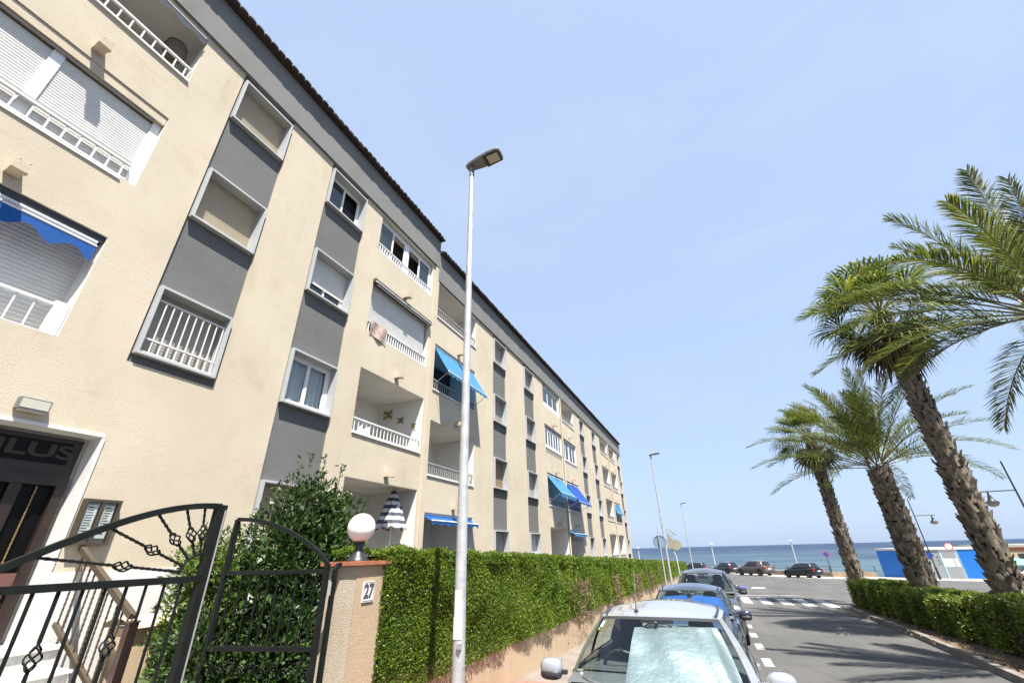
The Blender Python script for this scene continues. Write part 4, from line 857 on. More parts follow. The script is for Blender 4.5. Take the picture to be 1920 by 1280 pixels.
def car(name, label, x, y, heading, paint, kl=1, kw=1, kh=1, glass='cardark', roofmat=None, interior=False, lean=True, shade=None, group='parked cars', detail=True):
    z = gz(y); t = thing(name, (x, y, z), label, 'car', group); a = math.atan2(-heading[0], heading[1]); slope = (gz(y + .5*heading[1]) - gz(y - .5*heading[1]))
    t.rotation_euler = (Matrix.Rotation(a, 4, 'Z') @ Matrix.Rotation(math.atan(slope), 4, 'X')).to_euler(); ORG[t] = Vector((0, 0, 0))
    S = lambda p: (p[0]*kw, p[1]*kl, p[2]*kh)
    def bd(m, nm, mt, par=t, sm=None): m.v = [S(p) for p in m.v]; return m.build(nm, M[mt] if isinstance(mt, str) else mt, par, sm, True)
    RA, ZW, YW = .345/1, .30, (1.26, -1.24)
    ysn = sorted(set([round(-2 + 4*i/44, 4) for i in range(45)] + [round(w + RA*math.cos(q*math.pi/10), 4) for w in YW for q in range(11)]))
    m = MB(); nsec = 9
    for yy in ysn:
        zt = interp(TOP, yy); w = interp(WID, yy); zs = .20
        if abs(yy) > 1.9: zs = .24
        for wy in YW:
            if abs(yy - wy) < RA: zs = max(zs, ZW + math.sqrt(max(0, RA*RA - (yy - wy)**2)) - .01)
        zm = (zt + .20)/2 + .12; cr = .035 if yy > .9 else .008
        half = [(0, zt + cr), (w*.5, zt + cr*.7), (w*.84, zt - .005), (w*.955, zt - .05), (w*1.0, max(zm, zs + .03)), (w*.985, max(.45, zs + .02)), (w*.965, max(.30, zs + .01)), (w*.93, zs), (0, zs)]
        m.v += [(px, yy, pz) for px, pz in half] + [(-px, yy, pz) for px, pz in half[1:-1][::-1]]
    n = 16
    for i in range(len(ysn) - 1): m.f += [(i*n + k, i*n + (k+1) % n, (i+1)*n + (k+1) % n, (i+1)*n + k) for k in range(n)]
    m.f += [tuple(range(n)), tuple(range((len(ysn)-1)*n, len(ysn)*n))]; body = bd(m, 'body', paint, sm=38)
    def lerp(L, q): i = min(int(q), len(L) - 2); f = q - i; return [L[i][k]*(1-f) + L[i+1][k]*f for k in range(3)]
    def SP(sd, q, v, off=0):
        b, r = lerp(BELT, q), lerp(ROOF, q); p = [b[k]*(1-v) + r[k]*v for k in range(3)]; nx, ny = p[0]/.8, (p[1] + .4)/1.4; L = math.hypot(nx, ny) or 1; g = .025*math.sin(math.pi*v) + off
        return (sd*(p[0] + nx/L*g), p[1] + ny/L*g, p[2] + off*.4)
    def patch(nm, q0, q1, v0, v1, mt, par, off=0, both=True, nu=6, nv=6, sm=50):
        m = MB()
        if both: m.grid(lambda u, v: SP(1 if u >= .5 else -1, q0 + (q1 - q0)*abs(2*u - 1), v0 + (v1 - v0)*v, off), nu*2, nv)
        else: m.grid(lambda u, v: SP(both_s, q0 + (q1 - q0)*u, v0 + (v1 - v0)*v, off), nu, nv)
        return bd(m, nm, mt, par, sm)
    ws = patch('windscreen', 0, 2.94, .035, .955, 'windscreen' if interior else glass, t, nu=12)
    m = MB(); m.grid(lambda u, v: SP(1 if u >= .5 else -1, 2.95*abs(2*u-1), .035*v, .002), 24, 1); m.grid(lambda u, v: SP(1 if u >= .5 else -1, 2.95*abs(2*u-1), .955 + .045*v, .002), 24, 1)
    for sd in (-1, 1): m.grid(lambda u, v: SP(sd, 2.93 + .07*u, v, .002), 1, 8)
    bd(m, 'windscreen_seal', 'trim', ws, 50)
    patch('rear_window', 10, 8.25, .08, .92, glass if not interior else 'windscreen', t, nu=8)
    for sd in (-1, 1):
        both_s = sd
        pl = MB(); pl.grid(lambda u, v: SP(sd, 3 + u, v), 3, 8); bd(pl, 'front_pillar', paint, body, 50)
        patch('side_window', 4.06, 4.97, .05, .93, 'windscreen' if interior else glass, t, both=False)
        patch('door_pillar', 4.97, 6.03, 0, 1, 'trim', body, both=False)
        patch('side_window', 6.03, 6.95, .05, .93, 'windscreen' if interior else glass, t, both=False)
        patch('rear_pillar', 6.95, 8.25, 0, 1, paint, body, both=False)
        m = MB(); m.grid(lambda u, v: SP(sd, 4 + 3*u, .05*v, .004), 12, 1); m.grid(lambda u, v: SP(sd, 4 + 3*u, .93 + .07*v, .004), 12, 1); bd(m, 'window_seal', 'trim', body, 50)
        # door mirror
        mr = ellip(MB(), (sd*.945, .80, 1.02), (.105, .075, .075), .75); mo = bd(mr, 'door_mirror', paint, t, 60)
        bd(MB().box(min(sd*.80, sd*.9), max(sd*.80, sd*.9), .77, .82, .975, 1.005), 'mirror_arm', 'trim', mo); bd(MB().box(sd*.945 - .08, sd*.945 + .08, .722, .735, .965, 1.075), 'mirror_glass', 'mirror', mo)
        bd(ellip(MB(), (sd*.945, .812, .975), (.10, .07, .045), .75), 'mirror_base', 'trim', mo, 60)
        bd(MB().box(min(sd*.845, sd*.875), max(sd*.845, sd*.875), -.12, .06, .83, .86).box(min(sd*.84, sd*.872), max(sd*.84, sd*.872), -1.0, -.84, .84, .87), 'door_handles', paint, body)
        bd(MB().box(min(sd*.80, sd*.868), max(sd*.80, sd*.868), -.90, .88, .21, .30), 'sill_trim', 'trim', body)
        bd(ellip(MB(), (sd*.60, 1.74, .685), (.19, .17, .085), .85), 'headlight', 'clear_lamp', t, 60)
        bd(ellip(MB(), (sd*.66, -1.885, .775), (.115, .085, .15), .8), 'tail_light', 'red_lamp', t, 60)
        for wy in YW:
            wh = MB().lathe([(.20, -.09), (.29, -.10), (.318, -.075), (.322, 0), (.318, .075), (.29, .10), (.20, .09)], (sd*.735, wy, .315), 28, 'x'); wo = bd(wh, 'wheel', 'rubber', t, 40)
            m = MB().lathe([(.20, .085), (.215, .07), (.19, .02), (.06, .03), (.05, .06), (0.0001, .065)] if sd > 0 else [(.20, -.085), (.215, -.07), (.19, -.02), (.06, -.03), (.05, -.06), (.0001, -.065)], (sd*.735, wy, .315), 24, 'x')
            for q in range(5): an = q*2*math.pi/5; m.tube([(sd*.80, wy + .05*math.cos(an), .315 + .05*math.sin(an)), (sd*.805, wy + .195*math.cos(an), .315 + .195*math.sin(an))], .03, 6)
            bd(m, 'rim', 'rim', wo, 40)
    m = MB(); m.grid(lambda u, v: (lambda p, c: (p[0]*(2*v - 1), p[1], p[2] + c*(1 - (2*v-1)**2)))(lerp(ROOF, 10*u), .085*min(1, max(0, (10*u - 2.0)/3))*min(1, max(.3, (10.4 - 10*u)/2.5))), 40, 14); bd(m, 'roof', roofmat or paint, t, 60)
    for sd in (-1, 1):
        m = MB(); m.grid(lambda u, v: (lambda p: (sd*(p[0] - .062 + .024*v), p[1], p[2] + .022))(lerp(ROOF, 3.2 + 5*u)), 14, 1); bd(m, 'roof_moulding', 'trim', body, 60)
    bd(MB().box(-.5, .5, 1.90, 1.985, .42, .52).box(-.42, .42, 1.93, 2.006, .30, .40), 'grille', 'trim', body); bd(MB().box(-.26, .26, 1.99, 2.012, .53, .64), 'number_plate', 'plate', t)
    bd(MB().box(-.26, .26, -2.012, -1.985, .60, .71), 'number_plate', 'plate', t); bd(MB().box(-.66, .66, -2.01, -1.9, .25, .42), 'rear_bumper', 'trim', body)
    if interior:
        bd(MB().grid(lambda u, v: (-.74 + 1.48*u, 1.0 - .62*v, .965 + .035*math.sin(math.pi*min(1, v*1.2)) - .02*v), 10, 8), 'dashboard', 'dash', t, 60)
        bd(MB().grid(lambda u, v: (-.79 + 1.58*u, .62 - 2.32*v, .992 + .012*v), 4, 6), 'cabin_lining', 'cabin', t)
        for sd in (-1, 1):
            st = bd(ellip(MB(), (sd*.37, -.32, .86), (.25, .10, .34), .6), 'seat_back', 'cabin', t, 60); bd(ellip(MB(), (sd*.37, -.36, 1.25), (.13, .055, .09), .7), 'head_rest', 'cabin', st, 60)
            bd(ellip(MB(), (sd*.40, -1.2, .84), (.30, .10, .32), .6), 'rear_seat', 'cabin', t, 60)
        bd(MB().tube([(.37 + .18*math.cos(q), .36 + .05*math.sin(q), .95 + .17*math.sin(q)) for q in [2*math.pi*k/24 for k in range(25)]], .016, 8), 'steering_wheel', 'trim', t, 60)
        mm = bd(ellip(MB(), (0, .34, 1.30), (.13, .03, .045), .7), 'interior_mirror', 'trim', t, 60); bd(MB().tube([(0, .36, 1.32), (0, .40, 1.36)], .014, 6).box(-.15, .15, .27, .36, 1.345, 1.375), 'mirror_mount', 'trim', mm)
    return t, S, SP
c1, S1, SP1 = car('parked_hatchback', 'silver hatchback parked nearest, foil sunshade behind its windscreen', -.655, 5.38, (0, -1), 'silver', interior=True)
def cbuild(m, nm, mt, par, sm=None): return m.build(nm, M[mt], par, sm, True)
# antenna, foil sunshade, stickers, wipers
an = MB().tube([(.22, .10, 1.425), (.223, .02, 1.60), (.226, -.10, 1.80)], [.007, .005, .003], 6); ellip(an, (.22, .10, 1.425), (.022, .03, .018)); cbuild(an, 'aerial', 'black', c1, 60)
def shade_pt(u, v):
    q = -.75 + 3.5*u; sd = 1 if q >= 0 else -1; p = SP1(sd, abs(q), .05 + .84*v - .10*max(0, .35 - u)*v, -.035); w = .018*math.sin(u*17 + 3*v) + .012*math.sin(v*9 + u*5); return (-p[0], p[1] - .03 + w, p[2])
sh = cbuild(MB().grid(shade_pt, 40, 24), 'sunshade', 'foil', c1, 75)
def stick(nm, q, v, w, h, mt, par, rnd=False, off=-.006):
    m = MB()
    if rnd: m.grid(lambda a, b: (lambda p: (p[0], p[1], p[2]))(SP1(1, q + w*b*math.cos(2*math.pi*a), v + h*b*math.sin(2*math.pi*a), off)), 20, 2)
    else: m.grid(lambda a, b: SP1(1, q - w/2 + w*a, v - h/2 + h*b, off), 3, 3)
    return cbuild(m, nm, mt, par)
M['sticker'] = plain('pale_sticker', (.62, .72, .66), .5, var=.05); M['yel'] = plain('yellow_sticker', (.7, .62, .12), .5, var=.05)
s_ = stick('toll_sticker', 2.55, .88, .32, .10, 'sticker', c1); stick('toll_sticker', 2.68, .80, .10, .04, 'yel', c1)
s_ = stick('inspection_sticker', 2.55, .12, .16, .07, 'sticker', c1, True); stick('printed_mark', 2.50, .145, .08, .03, 'ink', s_, off=-.003); stick('printed_mark', 2.58, .09, .08, .02, 'ink', s_, off=-.003)
for q0, q1 in ((.2, 2.2), (-2.3, -.35)): cbuild(MB().tube([SP1(1 if q >= 0 else -1, abs(q), .015 + .02*k, .012) for k, q in [(j, q0 + (q1 - q0)*j/6) for j in range(7)]], .009, 5), 'wiper', 'black', c1, 60)
c2, S2, SP2 = car('parked_hatchback', 'navy blue hatchback with blue sunshade, second in the kerbside row', -.64, 10.95, (0, -1), 'navyp', kh=1.0, interior=True)
for sd in (-1, 1): cbuild(MB().grid(lambda u, v: SP2(sd, .16 + 2.55*u, .05 + (.78 - .10*u*u)*v, -.03 - .01*math.sin(u*6)), 14, 8), 'sunshade', 'blueshade', c2, 60)
c3, _, _ = car('parked_suv', 'grey sport utility car, third in the kerbside row', -.46, 16.0, (0, -1), 'greyp', kl=1.06, kw=1.04, kh=1.17, interior=True)
cbuild(ellip(MB(), (-.985, .86, 1.245), (.10, .07, .05)), 'mirror_cover', 'glove', c3, 60)
car('parked_hatchback', 'grey car farthest along the kerbside row, mostly hidden', -.42, 22.2, (0, -1), 'greyp', kh=1.02)
car('parked_hatchback', 'black hatchback seen from behind by the low sea wall, rightmost of three', 8.45, 60.9, (-.72, .69), 'blackp', kl=.95)
car('parked_suv', 'taupe sport utility car with dark windows by the sea wall', 4.25, 67.9, (-.72, .69), 'taupep', kl=1.1, kw=1.08, kh=1.14)
car('parked_hatchback', 'black hatchback with red tail lights by the sea wall, leftmost of three', 1.05, 75.4, (-.60, .80), 'blackp', kh=1.0)
car('parked_hatchback', 'black car partly hidden behind the far end of the hedge', -3.3, 78.0, (-.9, .4), 'blackp')
car('parked_hatchback', 'white car parked behind the palm trunk at the right edge', 17.2, 38.6, (-1, .05), 'whitep', kl=1.05, kh=1.05)

# ------------------------------------------------------------------ palms
M['frond'] = leafmat('date_palm_leaflets', (.055, .078, .024), (.11, .135, .048), (.23, .235, .115), .55, .30, .3)
M['fan'] = leafmat('fan_palm_blades', (.06, .088, .024), (.12, .15, .042), (.23, .235, .095), .55, .32, .3)
M['deadfan'] = leafmat('dry_fan_blades', (.08, .058, .03), (.13, .10, .055), (.19, .15, .09), .7, .2, .2)
M['rachis'] = plain('yellow_green_rachis', (.17, .15, .05), .5, var=.2); M['boot'] = plain('palm_leaf_bases', (.18, .147, .108), .9, var=.6, scale=6, bstr=.5, bscale=40); M['trunkcore'] = plain('palm_trunk_core', (.04, .031, .023), .95, var=.4, scale=9, bstr=.6)
WIND = np.array([-.55, .0, .0])
def nrm(v): return v / (np.linalg.norm(v) + 1e-9)
def date_frond(base, az, el, L, droop, tip, nleaf=58, lw=.40, wind=.35, par=None, rng=np.random):
    N = 26; pts = [np.array(base, float)]; d0 = np.array([math.cos(az)*math.cos(el), math.sin(az)*math.cos(el), math.sin(el)])
    for i in range(N):
        t = i / N; d = nrm(d0 + np.array([0, 0, -droop * t**1.6]) + WIND*wind*t); pts.append(pts[-1] + d * L / N)
    if tip is not None:
        B_, T_ = np.array(base, float), np.array(tip, float); L = np.linalg.norm(T_ - B_); C_ = B_ + (T_ - B_)*.55 + np.array([0, 0, .16*L + droop]); pts = [(1-s)**2*B_ + 2*s*(1-s)*C_ + s*s*T_ for s in [i/N for i in range(N + 1)]]
    pts = np.array(pts); V, Fc = [], []
    m = MB(); m.tube([tuple(p) for p in pts[::2]], [max(.004, .022*(1 - k/13*.9)) for k in range(len(pts[::2]))], 5)
    rach = m.mesh('rachis', M['rachis'], ORG[par]) if par else None
    for k in range(nleaf):
        t = .16 + .84 * (k + rng.rand()*.5) / nleaf; f = t*N; i = min(int(f), N - 1); p = pts[i] + (pts[i+1] - pts[i])*(f - i); tan = nrm(pts[i+1] - pts[i])
        side = np.cross(tan, [0, 0, 1]); side = nrm(side) if np.linalg.norm(side) > .05 else np.array([1., 0, 0]); upv = np.cross(side, tan)
        ll = lw * (math.sin(math.pi * min(1, (t*.86 + .10))) ** .6) * (.85 + .3*rng.rand()) + .06
        for sg in (-1, 1):
            dr = nrm(tan*(.75 + .5*t) + side*sg*(1.0 - .35*t) + upv*(.45 + .2*rng.randn()) + .10*rng.randn(3) + WIND*wind*.5)
            w = .5*ll*.062 * np.cross(dr, upv + .3*rng.randn(3)); wl = np.linalg.norm(w); w = w/wl*.0115 if wl > 1e-6 else np.array([.01, 0, 0])
            q = p + dr*ll*.55; e = p + dr*ll + np.array([0, 0, -.16*ll]) + WIND*.10*ll; b = len(V); V += [p - w*.5, p + w*.5, q + w, q - w, e]; Fc += [(b, b+1, b+2, b+3), (b+3, b+2, b+4, b+4)]
    return np.array(V), Fc, rach
def mesh_mixed(name, V, Fc, mat):
    me = bpy.data.meshes.new(name); me.from_pydata([tuple(v) for v in V], [], [f if f[2] != f[3] else f[:3] for f in Fc]); me.materials.append(mat); return me
def trunk(t, x, y, z0, z1, r0, r1, n_round, out=.07, hh=.22, lean=(0, 0), seed=1):
    rng = random.Random(seed); ax = lambda z: (x + lean[0]*(z - z0)/(z1 - z0), y + lean[1]*(z - z0)/(z1 - z0))
    rr = lambda z: (r0 + (r1 - r0)*(z - z0)/(z1 - z0)) * (1 + .25*math.exp(-(z - z0)/.35))
    MB().tube([(*ax(z0 + (z1-z0)*k/10), z0 + (z1-z0)*k/10) for k in range(11)], [rr(z0 + (z1-z0)*k/10)*.96 for k in range(11)], 16).build('trunk', M['trunkcore'], t, 60)
    m = MB(); z = z0 + .05; row = 0
    while z < z1 + .05:
        for k in range(n_round):
            a = 2*math.pi*(k + (row % 2)*.5)/n_round + rng.uniform(-.22, .22); zz = z + rng.uniform(-.06, .06); cx, cy = ax(zz); r = rr(zz); w = math.pi*r/n_round*rng.uniform(.75, 1.15); h = hh*rng.uniform(.5, 1.35); o = out*rng.choice((rng.uniform(.2, .9), rng.uniform(.7, 1.9)))
            ca, sa = math.cos(a), math.sin(a); tx, ty = -sa, ca; sk = rng.uniform(-.05, .05)
            P = lambda rad, s, zz_: (cx + ca*rad + tx*s, cy + sa*rad + ty*s, zz_)
            m.add([P(r*.97, -w, zz), P(r*.97, w, zz), P(r + o, w*.55 + sk, zz + h), P(r + o, -w*.55 + sk, zz + h), P(r + o - .045, 0, zz + h*.95), P(r + .02, 0, zz - .02)], [(0, 5, 3), (5, 2, 3), (5, 1, 2), (0, 3, 4), (1, 4, 2), (3, 2, 4)])
        z += hh*.42; row += 1
    tag(m.build('leaf_bases', M['boot'], t), kind='stuff')
def date_palm(x, y, z1, r0, r1, label, nf, Lf, seed, els=(1.45, -.55), lw=.42, extra=(), wind=.35, lean=(0, 0), nlf=80):
    z0 = gz(y) + .08; t = thing('date_palm', (x, y, z0), label, 'palm tree', 'palms in the planting bed'); rng = np.random.RandomState(seed); trunk(t, x, y, z0, z1, r0, r1, 11, .06, .2, lean, seed); x += lean[0]; y += lean[1]
    spec = []
    for k in range(nf):
        f = (k + .5)/nf; spec.append((k*2.39996 + rng.uniform(-.2, .2), els[0] + (els[1] - els[0])*f**1.1 + rng.uniform(-.1, .1), Lf*(.62 + .38*min(1, f*1.8))*rng.uniform(.88, 1.08), .40 + .6*f + rng.uniform(-.15, .15)))
    spec = [s + (None,) for s in spec] + [(math.atan2(tp[1] - y, tp[0] - x), .3, 1, sg, tp) for tp, sg in extra]
    for az, el, L, dr, tp in spec:
        V, Fc, ra = date_frond((x + r1*.6*math.cos(az), y + r1*.6*math.sin(az), z1 + .1 + .25*max(0, el)), az, el, L, dr, tp, nlf, lw, wind, t, rng)
        fo = link('frond', mesh_mixed('frond', V - np.array(ORG[t]), Fc, M['frond']), t); link('rachis', ra, fo)
    return t
def fan_palm(x, y, z1, r0, r1, label, nf, seed, pet=.95, rad=.78, wind=.3, ndead=8, lean=(0, 0)):
    z0 = gz(y) + .08; t = thing('fan_palm', (x, y, z0), label, 'palm tree', 'palms in the planting bed'); rng = np.random.RandomState(seed); trunk(t, x, y, z0, z1, r0, r1, 10, .07, .24, lean, seed); x += lean[0]; y += lean[1]
    for k in range(nf + ndead):
        dead = k >= nf; f = (k + .5)/nf if not dead else 1.0; az = k*2.39996 + rng.uniform(-.25, .25); el = 1.4 - 2.0*f + rng.uniform(-.15, .15) if not dead else rng.uniform(-1.35, -.85)
        d = nrm(np.array([math.cos(az)*math.cos(el), math.sin(az)*math.cos(el), math.sin(el)]) + WIND*wind*(0 if dead else .6)); b = np.array([x + r1*.5*math.cos(az), y + r1*.5*math.sin(az), z1 + .05 + .2*max(0, el)])
        pl = pet*rng.uniform(.75, 1.15)*(.7 if dead else 1); mid = b + d*pl*.5 + np.array([0, 0, .05]); h = b + d*pl + np.array([0, 0, -.10 - .12*f])
        fd = nrm(d + np.array([0, 0, -.55*f]) + WIND*wind*.6); sd = np.cross(fd, [0, 0, 1]); sd = nrm(sd) if np.linalg.norm(sd) > .1 else np.array([0, 1., 0]); un = np.cross(sd, fd); R = rad*rng.uniform(.8, 1.12); V, Fc = [], []; nb = 38
        for q in range(nb):
            a = -2.15 + 4.3*(q + .5)/nb; dv = nrm(fd*math.cos(a) + sd*math.sin(a) + un*(.28*abs(math.sin(a)) + .10*(-1)**q)); L = R*(1 - .28*(abs(a)/2.15)**2)*rng.uniform(.9, 1.1); wv = nrm(np.cross(dv, un))
            w = .62*L*4.3/nb*.5; g = np.array([0, 0, -1.0])
            p0, p1, p2 = h, h + dv*L*.62, h + dv*L*.85 + g*L*.08 + WIND*.03; p3 = h + dv*L + g*L*(.26 + .15*rng.rand()) + WIND*.10*L*wind*3; i = len(V)
            V += [p0, p1 + wv*w, p1 - wv*w, p2 + wv*w*.5, p2 - wv*w*.5, p3]; Fc += [(i, i+1, i+2, i+2), (i+1, i+3, i+4, i+2), (i+3, i+5, i+4, i+4)]
        fo = link('fan_leaf', mesh_mixed('fan_leaf', np.array(V) - np.array(ORG[t]), Fc, M['deadfan' if dead else 'fan']), t)
        m = MB(); m.tube([tuple(b), tuple(mid), tuple(h)], [.026, .016, .011], 5); m.build('petiole', M['rachis'] if not dead else M['boot'], fo, 60)
    return t
fan_palm(6.68, 16.3, 6.75, .30, .20, 'tall fan palm with shaggy trunk, highest crown of the palms', 40, 3, 1.15, 1.0, ndead=12)
date_palm(6.42, 21.0, 2.45, .36, .32, 'stout date palm with feathery crown and dark boots, middle of the row', 46, 4.2, 5, (1.52, .10), .54, wind=.2, nlf=90)
fan_palm(6.05, 28.0, 5.2, .29, .22, 'small fan palm at the corner of the planting bed', 38, 8, 1.1, .95, ndead=10)
date_palm(7.0, 10.7, 3.75, .38, .34, 'nearest date palm with long fronds sweeping in from the right edge', 20, 3.5, 11, (1.45, -.2), .52, wind=.2, nlf=105,
          extra=[(tuple(at_y(a, b, c)), g) for a, b, c, g in ((1812, 320, 10.2, .1), (1665, 412, 11.0, .25), (1502, 600, 11.6, .35), (1560, 632, 12.3, .3), (1532, 700, 11.6, .3), (1668, 758, 11.9, .35), (1580, 560, 12.6, .35), (1745, 520, 12.8, .3), (1900, 420, 12, .2))])

# ------------------------------------------------------------------ low hedges round the palms
M['box'] = leafmat('low_hedge_leaves', (.065, .105, .02), (.15, .20, .035), (.28, .31, .075), .45, .32, .4)
def low_hedge(x0, x1, y0, y1, h, label, dens=1500):
    yc = (y0 + y1)/2; t = thing('low_hedge', ((x0+x1)/2, yc, gz(yc) + .1), label, 'hedge', 'low hedges in the planting bed'); o = np.array(ORG[t])
    m = MB(); nn = max(2, int((y1 - y0)/.5)); 
    for k in range(nn):
        a, b = y0 + (y1-y0)*k/nn, y0 + (y1-y0)*(k+1)/nn; wob = lambda y: .06*math.sin(y*3.1)
        for (p, q) in (((x0, .08), (x0, .86)), ((x0, .86), (x1, .86)), ((x1, .86), (x1, .08))):
            m.quad(*[(X + (.10 if X == x0 else -.10) + wob(Y), Y, gz(Y) + .1 + H*h) for X, Y, H in ((p[0], a, p[1]), (p[0], b, p[1]), (q[0], b, q[1]), (q[0], a, q[1]))])
    for Y in (y0, y1): m.quad(*[(X, Y + (.08 if Y == y0 else -.08), gz(Y) + .1 + H*h) for X, H in ((x0 + .1, .08), (x0 + .1, .86), (x1 - .1, .86), (x1 - .1, .08))])
    m.build('hedge_core', M['hedge_core'], t); A = (y1-y0)*(h*2 + (x1-x0)) + 2*(x1-x0)*h; n = int(A*dens); P, N = [], []
    for _ in range(n):
        r = random.random()*A; Y = random.uniform(y0, y1); X = random.uniform(x0, x1); H = random.random(); g = .1 + gz(Y); bl = .07*math.sin(Y*4.3) + .05*math.sin(Y*9.7 + X*5)
        if r < (y1-y0)*(x1-x0): P.append((X, Y, g + h*(1 + .06*math.sin(Y*5 + X*4) + .04*math.sin(X*11)) - abs(random.gauss(0, .03)))); N.append((0, 0, 1))
        elif r < (y1-y0)*(x1-x0+h): P.append((x0 + bl + .03 + abs(random.gauss(0, .04)), Y, g + .05 + h*.95*H)); N.append((-.8, 0, .4))
        elif r < (y1-y0)*(x1-x0+2*h): P.append((x1 - bl - .03 - abs(random.gauss(0, .04)), Y, g + .05 + h*.95*H)); N.append((.8, 0, .4))
        else:
            e = random.random() < .5; P.append((X, (y0 + .03 if e else y1 - .03) + random.gauss(0, .03), .1 + gz(y0 if e else y1) + h*.97*H)); N.append((0, -.8 if e else .8, .4))
    tag(link('foliage', leaf_mesh('low_hedge_foliage', np.array(P) - o, np.array(N, float), np.random.uniform(.6, 1.3, n)*.075, M['box'], .5, .65), t), kind='stuff')
low_hedge(5.25, 6.9, 21.6, 26.0, .98, 'low hedge at the corner of the planting bed below the small fan palm', 1300)
low_hedge(5.25, 6.8, 15.6, 21.3, .90, 'low hedge between the date palm and the tall fan palm', 1500)
low_hedge(5.3, 6.9, 8.2, 15.3, .98, 'nearest low hedge running out of the right edge', 1500)

# ------------------------------------------------------------------ sea front
M['stone'] = plain('sandstone_wall', (.32, .23, .15), .9, var=.25, scale=2, bstr=.4, bscale=12)
M['railm'] = plain('weathered_blue_rail', (.035, .05, .06), .5, .2, var=.2)
WL = [(-12, 88.2), (2.3, 77.6), (6.6, 70.2), (11.4, 62.7), (15.4, 62.3)]
sw = thing('low_sea_wall', (6.6, 70.2, gz(70)), 'low sandstone wall along the sea front behind the parked cars', 'wall')
rl = thing('sea_railing', (6.6, 70.4, gz(70) + .45), 'dark railing standing on the low sea wall', 'railing')
for (a, b), (c, d) in zip(WL, WL[1:]):
    L = math.hypot(c-a, d-b); n = max(1, int(L/1.25)); ux, uy = (c-a)/L, (d-b)/L; nx, ny = -uy, ux
    for k in range(n):
        q0, q1 = (L*k/n + .01), (L*(k+1)/n - .01); V = []
        for zz in (-.1, .46 + random.uniform(-.012, .012)):
            for q, o_ in ((q0, 0), (q1, 0), (q1, .35), (q0, .35)): yy = b + uy*q; V.append((a + ux*q + nx*o_, yy + ny*o_, gz(yy) + zz))
        MB().add(V, [(0,3,2,1),(4,5,6,7),(0,1,5,4),(1,2,6,5),(2,3,7,6),(3,0,4,7)]).build('stone_block', M['stone'], sw)
    n = max(1, int(L/2.2))
    for k in range(n + 1):
        q = L*k/n; yy = b + uy*q; p = Vector((a + ux*q + nx*.17, yy + ny*.17, gz(yy) + .44)); MB().tube([p, p + Vector((0, 0, .62))], .035, 6).build('post', M['railm'], rl)
        if k < n:
            y2 = b + uy*L*(k+1)/n; p2 = Vector((a + ux*L*(k+1)/n + nx*.17, y2 + ny*.17, gz(y2) + .44))
            for h in (.30, .60): MB().tube([p + Vector((0, 0, h)), p2 + Vector((0, 0, h))], .022, 6).build('rail', M['railm'], rl)
# first aid kiosk
M['kblue'] = plain('kiosk_blue', (.01, .15, .52), .5, var=.06); M['kgrey'] = plain('kiosk_grey', (.26, .275, .285), .6, var=.05); M['kwhite'] = plain('kiosk_white', (.56, .56, .55), .6, var=.04); M['kcyan'] = plain('kiosk_cyan_trim', (.2, .42, .55), .5, var=.05); M['kcross'] = plain('cross_blue', (.01, .06, .36), .5, var=.05)
K = [Vector((15.98, 62.0, 0)), Vector((18.62, 58.5, 0)), Vector((23.1, 57.4, 0))]; kz = gz(59) ; kt = -.62
kk = thing('first_aid_kiosk', (19, 60, kz), 'blue and white first aid kiosk with a blue cross on the promenade', 'kiosk')
back = [K[2] + Vector((1.2, 4.0, 0)), K[0] + Vector((3.0, 2.6, 0))]; MB().prism([(p.x, p.y) for p in K + back], kz - .2, kt - .18).build('wall', M['kwhite'], kk)
MB().prism([(p.x, p.y) for p in [K[0] + Vector((-.06, -.05, 0)), K[1] + Vector((-.03, -.1, 0)), K[2] + Vector((.1, -.08, 0))] + back], kt - .18, kt).build('roof', M['kwhite'], kk)
def face(nm, A, Bv, s0, s1, z0, z1, off, mt, par=None):
    e = (Bv - A).normalized(); nn = Vector((e.y, -e.x, 0)); p0, p1 = A + e*s0, A + e*s1
    V = [p + nn*o + Vector((0, 0, z)) for o in (-.02, off) for p, z in ((p0, z0), (p1, z0), (p1, z1), (p0, z1))]
    return MB().add(V, [(0,1,2,3), (7,6,5,4), (0,4,5,1), (1,5,6,2), (2,6,7,3), (3,7,4,0)]).build(nm, M[mt], par or kk)
L0 = (K[1] - K[0]).length; face('blue_panel', K[0], K[1], .02, L0 - .5, kz, kt - .22, .03, 'kblue'); face('grey_panel', K[1], K[2], .12, 1.30, kz, kt - .2, .03, 'kgrey')
dr = face('door', K[1], K[2], 1.36, 2.58, kz + .05, kt - .3, .02, 'kwhite'); face('door_lower_panel', K[1], K[2], 1.45, 2.50, kz + .08, kz + 1.0, .035, 'kgrey', dr); face('door_window', K[1], K[2], 1.5, 2.45, kt - .85, kt - .42, .035, 'kgrey', dr)
for s in (1.30, 2.58): face('door_jamb', K[1], K[2], s, s + .07, kz + .02, kt - .22, .05, 'kcyan')
face('blue_panel', K[1], K[2], 2.68, 4.5, kz, kt - .2, .03, 'kblue'); cr = face('cross', K[1], K[2], .22, .86, kt - .72, kt - .50, .05, 'kcross'); face('cross_arm', K[1], K[2], .43, .65, kt - .92, kt - .30, .052, 'kcross', cr)
for k in range(3): face('vent', K[1], K[2], 1.05, 1.15, kt - .85 - .28*k, kt - .75 - .28*k, .045, 'ink')
